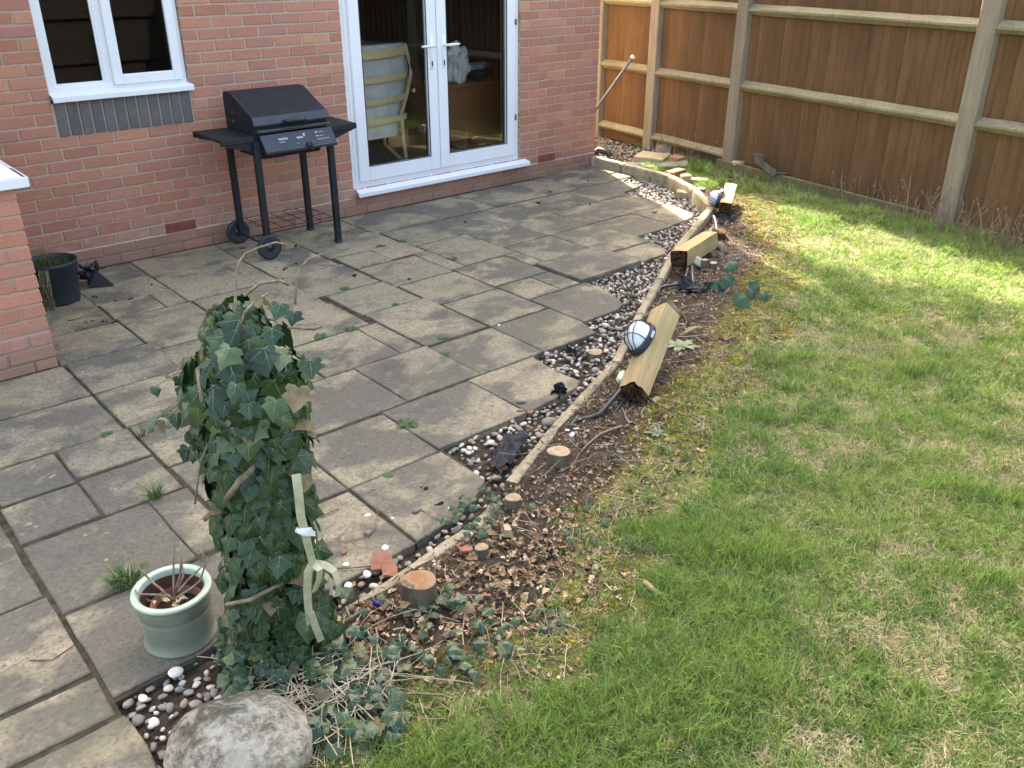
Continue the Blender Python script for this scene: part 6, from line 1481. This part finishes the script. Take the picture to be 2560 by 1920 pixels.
# loose roots and twigs lying on the slabs
def gpath(name, pts_, r_, lbl, cat='twig', z=.004, mat='stem'):
    b = MB(); P_ = [G(x, y, z + (0.006 if i % 2 else 0)) for i, (x, y) in enumerate(pts_)]; n_ = len(P_); b.tube(P_, [r_ * (1 - .4 * i / n_) for i in range(n_)], 5); tag(b.build(name, M[mat], None, True), lbl, cat)
gpath('root', [(942, 1258), (944, 1285), (938, 1320), (920, 1340), (870, 1352), (815, 1358)], .0022, 'long pale curled root on the slab beside the ivy post')
gpath('root', [(851, 1335), (853, 1360), (848, 1385), (838, 1392)], .0016, 'short pale root crossing the long curled root'); gpath('root', [(882, 1345), (890, 1365), (905, 1370), (922, 1368), (920, 1358), (860, 1358)], .0013, 'thin looped root on the slab by the chip')
gpath('root', [(1052, 1273), (1080, 1290), (1105, 1302), (1125, 1308)], .0018, 'thin pale root trailing from the flat brown stone')
gpath('twig', [(835, 1421), (880, 1419), (955, 1413)], .0035, 'straight pale stick between the strap and the shards'); gpath('twig', [(802, 1292), (825, 1280), (847, 1272)], .003, 'short pale twig on the slab right of the ivy')
gpath('twig', [(75, 1651), (130, 1650), (160, 1630), (186, 1612)], .0025, 'thin dark twig on the front left slab', mat='bark'); gpath('twig', [(170, 1802 - 0), (200, 1790)], .0, '') if False else None
gpath('twig', [(170, 802), (220, 790), (262, 786)], .0025, 'pale twig lying on the slab in front of the black pot'); gpath('twig', [(205, 822), (245, 812), (268, 806)], .002, 'thin pale twig near the slab joint below the black pot')
gpath('twig', [(1160, 1150 + 12), (1190, 1163), (1220, 1155), (1240, 1142)], .0022, 'dark curved twig over the last slab corner', mat='bark'); gpath('twig', [(1190, 1238), (1220, 1205), (1240, 1195), (1255, 1180)], .0016, 'thin brown root at the slab edge')
gpath('root', [(1380, 1118), (1400, 1150), (1370, 1180), (1335, 1205)], .003, 'pale curved root looping round the pale topped stump', z=.06); gpath('root', [(1395, 1180), (1430, 1165), (1450, 1130)], .0025, 'arched root behind the pale topped stump', z=.07)
gpath('root', [(1555, 1065), (1500, 1085), (1470, 1110), (1452, 1130)], .007, 'thick pinkish root running from the rotten post end', z=.04); gpath('root', [(1580, 1030), (1640, 1040), (1690, 1010), (1705, 985)], .002, 'thin wiry root looping under the front post', z=.05)
gpath('root', [(905, 1770), (960, 1740), (1040, 1733), (1110, 1738)], .005, 'long pale arched root over the dead leaves at the front', z=.06); gpath('root', [(1060, 1560), (1090, 1500), (1180, 1440), (1250, 1405)], .0022, 'thin root running over the dead leaves beside the largest stump', z=.06)

# ================================================================== WEEDS in the joints
def rosette_mesh(seed, nl, L, w_):
    r = random.Random(seed); b = MB()
    for i in range(nl):
        a = 6.2832 * i / nl + r.uniform(-.3, .3); l = L * r.uniform(.6, 1.1); dv = Vector((math.cos(a), math.sin(a), 0)); pr = Vector((-dv.y, dv.x, 0)); up = r.uniform(.1, .55); vs = []
        for t, k in ((0, .25), (.3, .7), (.6, 1.0), (.85, .75), (1, .05)):
            c = dv * l * t + Vector((0, 0, l * up * (t - .8 * t * t) + .003)); e = 1 + (.25 if (int(t * 10) % 2) else 0); vs += [c - pr * w_ * k * e, c + Vector((0, 0, -.12 * w_)), c + pr * w_ * k * e]
        b.add(vs, [(j * 3 + q, j * 3 + q + 1, j * 3 + q + 4, j * 3 + q + 3) for j in range(4) for q in range(2)])
    o = b.build('rosette', M['weed'], None, True); me = o.data; bpy.data.objects.remove(o); return me
def oval_leaf(seed):
    r = random.Random(seed); vs = []; fs = []
    for j in range(9):
        t = j / 8; w_ = .36 * math.sin(math.pi * min(1, t * .93 + .07)) ** .7 * (1 - .25 * t); z = -.35 * t * t + .05 * math.sin(j * 2 + seed)
        vs += [(-w_, t, z - .10 * r.random()), (0, t, z + .05), (w_, t, z - .10 * r.random())]
    for j in range(8): a = j * 3; fs += [(a, a + 1, a + 4, a + 3), (a + 1, a + 2, a + 5, a + 4)]
    me = bpy.data.meshes.new('leaf'); me.from_pydata(vs, [], fs); me.materials.append(M['dock']); me.polygons.foreach_set('use_smooth', [True] * len(fs)); return me
M['dock'] = leaf_mat('broad_leaf', [(0, (.030, .085, .035)), (1, (.055, .125, .05))], .45, .4, .2)
OV = [oval_leaf(i) for i in range(4)]
ROS = [rosette_mesh(i, 9 + i * 2, .045, .007) for i in range(4)]
def weed(px, py, s, lbl, z=0.0):
    o = inst('weed', ROS[rnds.randrange(4)], G(px, py, z), (0, 0, rnds.uniform(0, 6)), (s, s, s)); tag(o, lbl, 'weed', 'weeds growing in the patio joints')
for a in ((878, 824, 1.0, 'star shaped weed in the joint right of the ivy top'), (801, 842, 1.1, 'flat pale weed in the joint closest to the ivy top'), (1107, 846, .8, 'weed in the middle joint above another small weed'), (1115, 886, .65, 'small weed in the middle of the grey slabs'), (1017, 1062, 1.3, 'broad flat weed in the joint left of the front pebbles'), (951, 616, .85, 'dark weed in the joint right of the barbecue foot'), (1005, 604, .9, 'pale spreading weed behind the dark one near the barbecue'), (1132, 648, 1.0, 'dark weed between the buff and the grey slabs'), (863, 722, .85, 'weed in the joint below the twig of the ivy'), (989, 762, .6, 'round dark weed on the long joint'), (268, 1086, .8, 'dry looking weed in the joint left of the long crack'), (418, 1068, .55, 'pale green seedling left of the ivy'), (776, 1089, .8, 'weed peeping out right of the ivy at mid height'), (1283, 606, .45, 'small weed at the step of the raised slab'), (1480, 705, .4, 'tiny weed in pebbles') if False else (970, 1190, .6, 'low weed in the mossy joint near the last slab'), (1497, 967, .6, 'green weed on the edging beside the cream box')): weed(*a)
def tuft(name, px, py, n_, rad, h0, h1, lbl, col=(.10, .17, .045), cat='grass tuft', lean=1.0, w_=.0028, z=0):
    b = MB(); blades(b, G(px, py, z), n_, rad, h0, h1, col, w_, lean); tag(b.build(name, M['litter'], None), lbl, cat)
tuft('grass_tuft', 388, 1245, 90, .022, .05, .11, 'larger grass tuft in the joint above the green pot', (.13, .19, .06), lean=1.3)
tuft('grass_tuft', 355, 1092, 26, .012, .04, .09, 'small grass tuft in the long joint left of the ivy', (.09, .16, .05), lean=.9)
tuft('grass_tuft', 318, 1458, 240, .045, .05, .10, 'dense grass tuft growing behind the left side of the green pot', (.09, .17, .045), lean=1.2)
tuft('grass_tuft', 505, 1395, 40, .03, .02, .04, 'low pale weed patch in the joint right of the green pot', (.16, .22, .10), lean=1.5)
tuft('grass_tuft', 1745, 436, 60, .06, .06, .15, 'bright leafy grass clump behind the far bricks', (.12, .20, .04), lean=.9, w_=.008, z=.03)
tuft('grass_tuft', 1595, 372, 30, .07, .03, .09, 'small green weed in the gravel near the fence corner', (.10, .16, .04), lean=.9, w_=.01, z=.03)
for (px, py, n_, sp, hh, lbl) in ((1575, 760, 60, .07, .10, 'small leafy shrub growing in the pebbles by the edging'), (1560, 690, 14, .05, .10, 'sprig of thin stems at the raised slab corner')):
    b = MB(); c0 = G(px, py, -.02); t = tag(empty('small_shrub', c0), lbl, 'shrub'); sm = MB()
    for i in range(7 if n_ > 20 else 4):
        a = rnds.uniform(0, 6.28); e = c0 + Vector((math.cos(a) * sp * .8, math.sin(a) * sp * .8, hh * rnds.uniform(.6, 1.1))); pts_ = [c0, c0.lerp(e, .5) + Vector((0, 0, .02)), e]; sm.tube(pts_, .0013, 4)
        for k in range(n_ // 5): p_ = c0.lerp(e, rnds.uniform(.3, 1)) + Vector((rnds.uniform(-.015, .015), rnds.uniform(-.015, .015), rnds.uniform(0, .02))); drop_leaf(b, p_.x, p_.y, p_.z, rnds.uniform(.010, .016), rnds.choice([(.05, .10, .04), (.08, .14, .05), (.04, .07, .04)]), .9)
    sm.build('stems', M['bark'], t); tag(b.build('leaves', M['litter'], t), kind='stuff')
# broad leaved plant
bp = tag(empty('broad_leaved_plant', G(1850, 742, .03)), 'plant with broad dark green leaves at the lawn edge', 'plant')
for i, (px, py, dz_, s, nx_, tipx) in enumerate(((1800, 705, .10, .10, -.3, -.4), (1832, 690, .16, .09, 0, -.6), (1838, 735, .13, .12, .1, .2), (1868, 725, .12, .12, .2, .4), (1905, 735, .10, .13, .5, .9), (1845, 660, .17, .10, .1, -.5), (1808, 735, .06, .07, 0, -.3), (1925, 750, .05, .11, .5, .8), (1880, 700, .16, .09, 0, .3))):
    p_ = G(px, py, dz_ * .8); s *= 1.25; nr = view + Vector((rnds.uniform(-.5, .5), rnds.uniform(-.5, .5), .5)); tp = _r * tipx + Vector((0, 0, -1)) * .8 + Vector((rnds.uniform(-.3, .3), rnds.uniform(-.3, .3), 0))
    put(OV[i % 4], leaf_matrix(p_, nr, tp, s), bp); b = MB(); c0 = G(1850, 745, .02); b.tube([c0, c0.lerp(p_, .5) + Vector((0, 0, .04)), p_], .002, 5); b.build('leaf_stalk', M['bark'], bp)
weed(1705, 860, 2.0, 'dandelion like weed right of the front post lamp', .03) if False else None
o = inst('weed', ROS[3], G(1700, 868, .03), (0, 0, 1), (2.2, 2.2, 2.2)); tag(o, 'broad toothed weed on the soil right of the front post', 'weed')
o = inst('weed', ROS[1], G(1640, 1085, .03), (0, 0, 1), (1.3, 1.3, 1.3)); tag(o, 'star shaped weed on the moss below the front post', 'weed')
o = inst('weed', ROS[2], G(1775, 585, .03), (0, 0, 1), (1.6, 1.6, 1.6)); tag(o, 'sunlit green weed between the far and middle posts', 'weed')
# dead leaves lying on the lawn
k = 0
for (px, py, s, lbl) in ((2105, 890, .05, 'curled brown leaf in the middle of the lawn'), (1920, 795, .06, 'brown leaf at the lawn edge below the broad leaved plant'), (2258, 972, .035, 'small pale leaf standing on the lawn right of the middle'), (1555, 960, .03, 'pale leaf') if False else (1868, 895, .04, 'brown leaf left of the curled lawn leaf'), (2030, 860, .035, 'brown leaf between the two lawn leaves'), (1640, 998, .04, 'pale leaf on the moss right of the front post'), (1468, 1487, .05, 'large buff leaf on the grass edge right of the litter'), (1545, 1475, .045, 'torn buff leaf lying in the front grass'), (1502, 1558, .035, 'pale leaf in the long grass at the front'), (1890, 948, .03, 'small brown leaf on the upper lawn'), (2290, 1700, .04, 'brown leaf in the lower right lawn'), (1700, 1690, .035, 'pale leaf in the grass at the bottom middle')):
    b = MB(); p_ = G(px, py, .05); drop_leaf(b, 0, 0, 0, s, rnds.choice([(.36, .21, .12), (.42, .30, .19), (.30, .18, .11)]), .7); o = b.build('fallen_leaf', M['litter']); o.location = p_; tag(o, lbl, 'leaf', 'dead leaves lying on the lawn')
# dead stalks along the fence
def dry(c, n_, h0, h1, lbl, spread=.25):
    t = tag(empty('dry_weed_clump', c), lbl, 'dead plant'); b = MB()
    for i in range(n_):
        a = rnds.uniform(0, 6.28); p0 = c + FD * rnds.uniform(-spread, spread) + FN * rnds.uniform(-.05, .09); h = rnds.uniform(h0, h1); ln = rnds.uniform(.05, .55) * h; la = rnds.uniform(0, 6.28); q = p0 + Vector((math.cos(la) * ln, math.sin(la) * ln, h)); md_ = p0.lerp(q, .5) + Vector((rnds.uniform(-.03, .03), rnds.uniform(-.03, .03), .04))
        if (q - FA).dot(FN) < .03: q = q - FN * ((q - FA).dot(FN) - .04)
        if (md_ - FA).dot(FN) < .03: md_ = md_ - FN * ((md_ - FA).dot(FN) - .04)
        b.tube([p0, md_, q], [.0022, .0018, .001], 4, 0, rnds.choice([(.34, .24, .15), (.42, .32, .20), (.22, .15, .10), (.30, .20, .14)]))
        if rnds.random() < .4:
            for k in range(6): p_ = md_.lerp(q, rnds.random()); drop_leaf(b, p_.x, p_.y, p_.z, .02, (.26, .19, .14), 1.2)
    tag(b.build('stalks', M['litter'], t), kind='stuff')
dry(FP(-2.2, .16, .02), 42, .12, .38, 'dead grass stalks leaning in front of the near fence post', .22); dry(FP(-2.75, .18, .02), 80, .08, .35, 'tangled brown dead weeds along the fence right of the near post', .3); dry(FP(-3.2, .2, .02), 90, .08, .32, 'thick dead weeds at the fence by the right photo edge', .3); dry(FP(-1.6, .08, .1), 20, .08, .22, 'wispy seed heads against the fence boards left of the near post', .25); dry(FP(.55, .10, .0), 26, .10, .36, 'dry brown stalks among bricks in the far fence corner', .35); dry(Vector((.35, .25, .03)), 30, .05, .16, 'low dry weeds in the gravel by the far fence', .3)
# rough green at the fence foot
n = 2600; s_ = rs.uniform(-4.2, .1, n); of = np.abs(rs.normal(.17, .07, n)); fx = FA.x + FD.x * s_ + FN.x * of; fy = FA.y + FD.y * s_ + FN.y * of
keep = rs.rand(n) < np.where(s_ < -1.75, 1.0, .10); fx, fy = fx[keep], fy[keep]; n = len(fx)
scatter('verge_grass', np.stack([fx, fy, hz(fx, fy) - .005], 1), rs.randint(0, 2, n), np.stack([rs.uniform(-.4, .4, n), rs.uniform(-.4, .4, n), rs.uniform(0, 6.28, n)], 1), np.stack([rs.uniform(.9, 1.4, n)] * 3, 1), [tuft_mesh("verge", 180, 16, .03, .04, .10, .004, 1.1, M['grass']), tuft_mesh("verge_dry", 181, 12, .03, .03, .09, .003, 1.5, M['straw'])])
# clipped grass in the far corner beyond the edging
n = 900; fx = rs.uniform(-.3, .75, n); fy = rs.uniform(-1.5, -.45, n); kk = in_soil(fx, fy) & ~pip(fx, fy, LAWN) & (fx - fy * .35 > .33); fx, fy = fx[kk], fy[kk]; n = len(fx)
scatter('corner_grass', np.stack([fx, fy, hz(fx, fy)], 1), rs.randint(0, 2, n), np.stack([np.zeros(n), np.zeros(n), rs.uniform(0, 6.28, n)], 1), np.stack([rs.uniform(.8, 1.2, n)] * 3, 1), [tufts[0], tufts[6]])
# plain dark fence across the far end of the garden, mirrored in the glass
M['creosote'] = simple("dark_creosote_boards", (.040, .034, .030), (.026, .022, .020), .9, .1, 6, 0, (8, 1, .3))
bf = tag(empty('back_fence', (-7, -9.1, 0)), 'plain dark board fence across the far end of the lawn', 'fence'); b = MB()
for i in range(132): b.box((-14 + i * .12, -9.15 + .004 * (i % 2), -.1), (-14 + i * .12 + .118, -9.13 + .004 * (i % 2), 1.75))
tag(b.build('board_run', M['creosote'], bf), kind='stuff')
for z in (.35, 1.0, 1.55): b = MB(); b.box((-14, -9.13, z), (1.8, -9.07, z + .08)); b.build('rail', M['creosote'], bf)
for x in (-13, -10.4, -7.8, -5.2, -2.6, 0): b = MB(); b.box((x, -9.12, -.2), (x + .1, -9.02, 1.8), bev=.005); b.build('post', M['creosote'], bf)
# unseen tree added beyond the fence to break up the sun on the lawn
tt = tag(empty('added_shade_tree', (2.9, 5.5, -.2)), "unseen round crowned tree added beyond the fence to shade the lawn", 'tree')
b = MB(); b.tube([(2.9, 5.5, -.3), (2.95, 5.45, 4), (2.85, 5.5, 8), (2.9, 5.5, 10.5)], [.16, .13, .09, .04], 10)
for k in range(14):
    a = k * 2.4; z0 = 8.2 + k * .16; b.tube([(2.88, 5.5, z0), (2.88 + .45 * math.cos(a), 5.5 + .45 * math.sin(a), z0 + .45), (2.88 + .85 * math.cos(a), 5.5 + .85 * math.sin(a), z0 + .9)], [.035, .02, .008], 5)
b.build('trunk', M['bark'], tt, True)
b = MB()
for i in range(2100):
    d_ = Vector((rnds.gauss(0, 1), rnds.gauss(0, 1), rnds.gauss(0, 1))).normalized() * (rnds.random() ** .4); p_ = Vector((2.9 + d_.x * 1.0, 5.5 + d_.y * 1.0, 10.7 + d_.z * 1.9)); drop_leaf(b, p_.x, p_.y, p_.z, rnds.uniform(.10, .20), (.08, .13, .04), 1.5)
tag(b.build('crown', M['litter'], tt), kind='stuff')
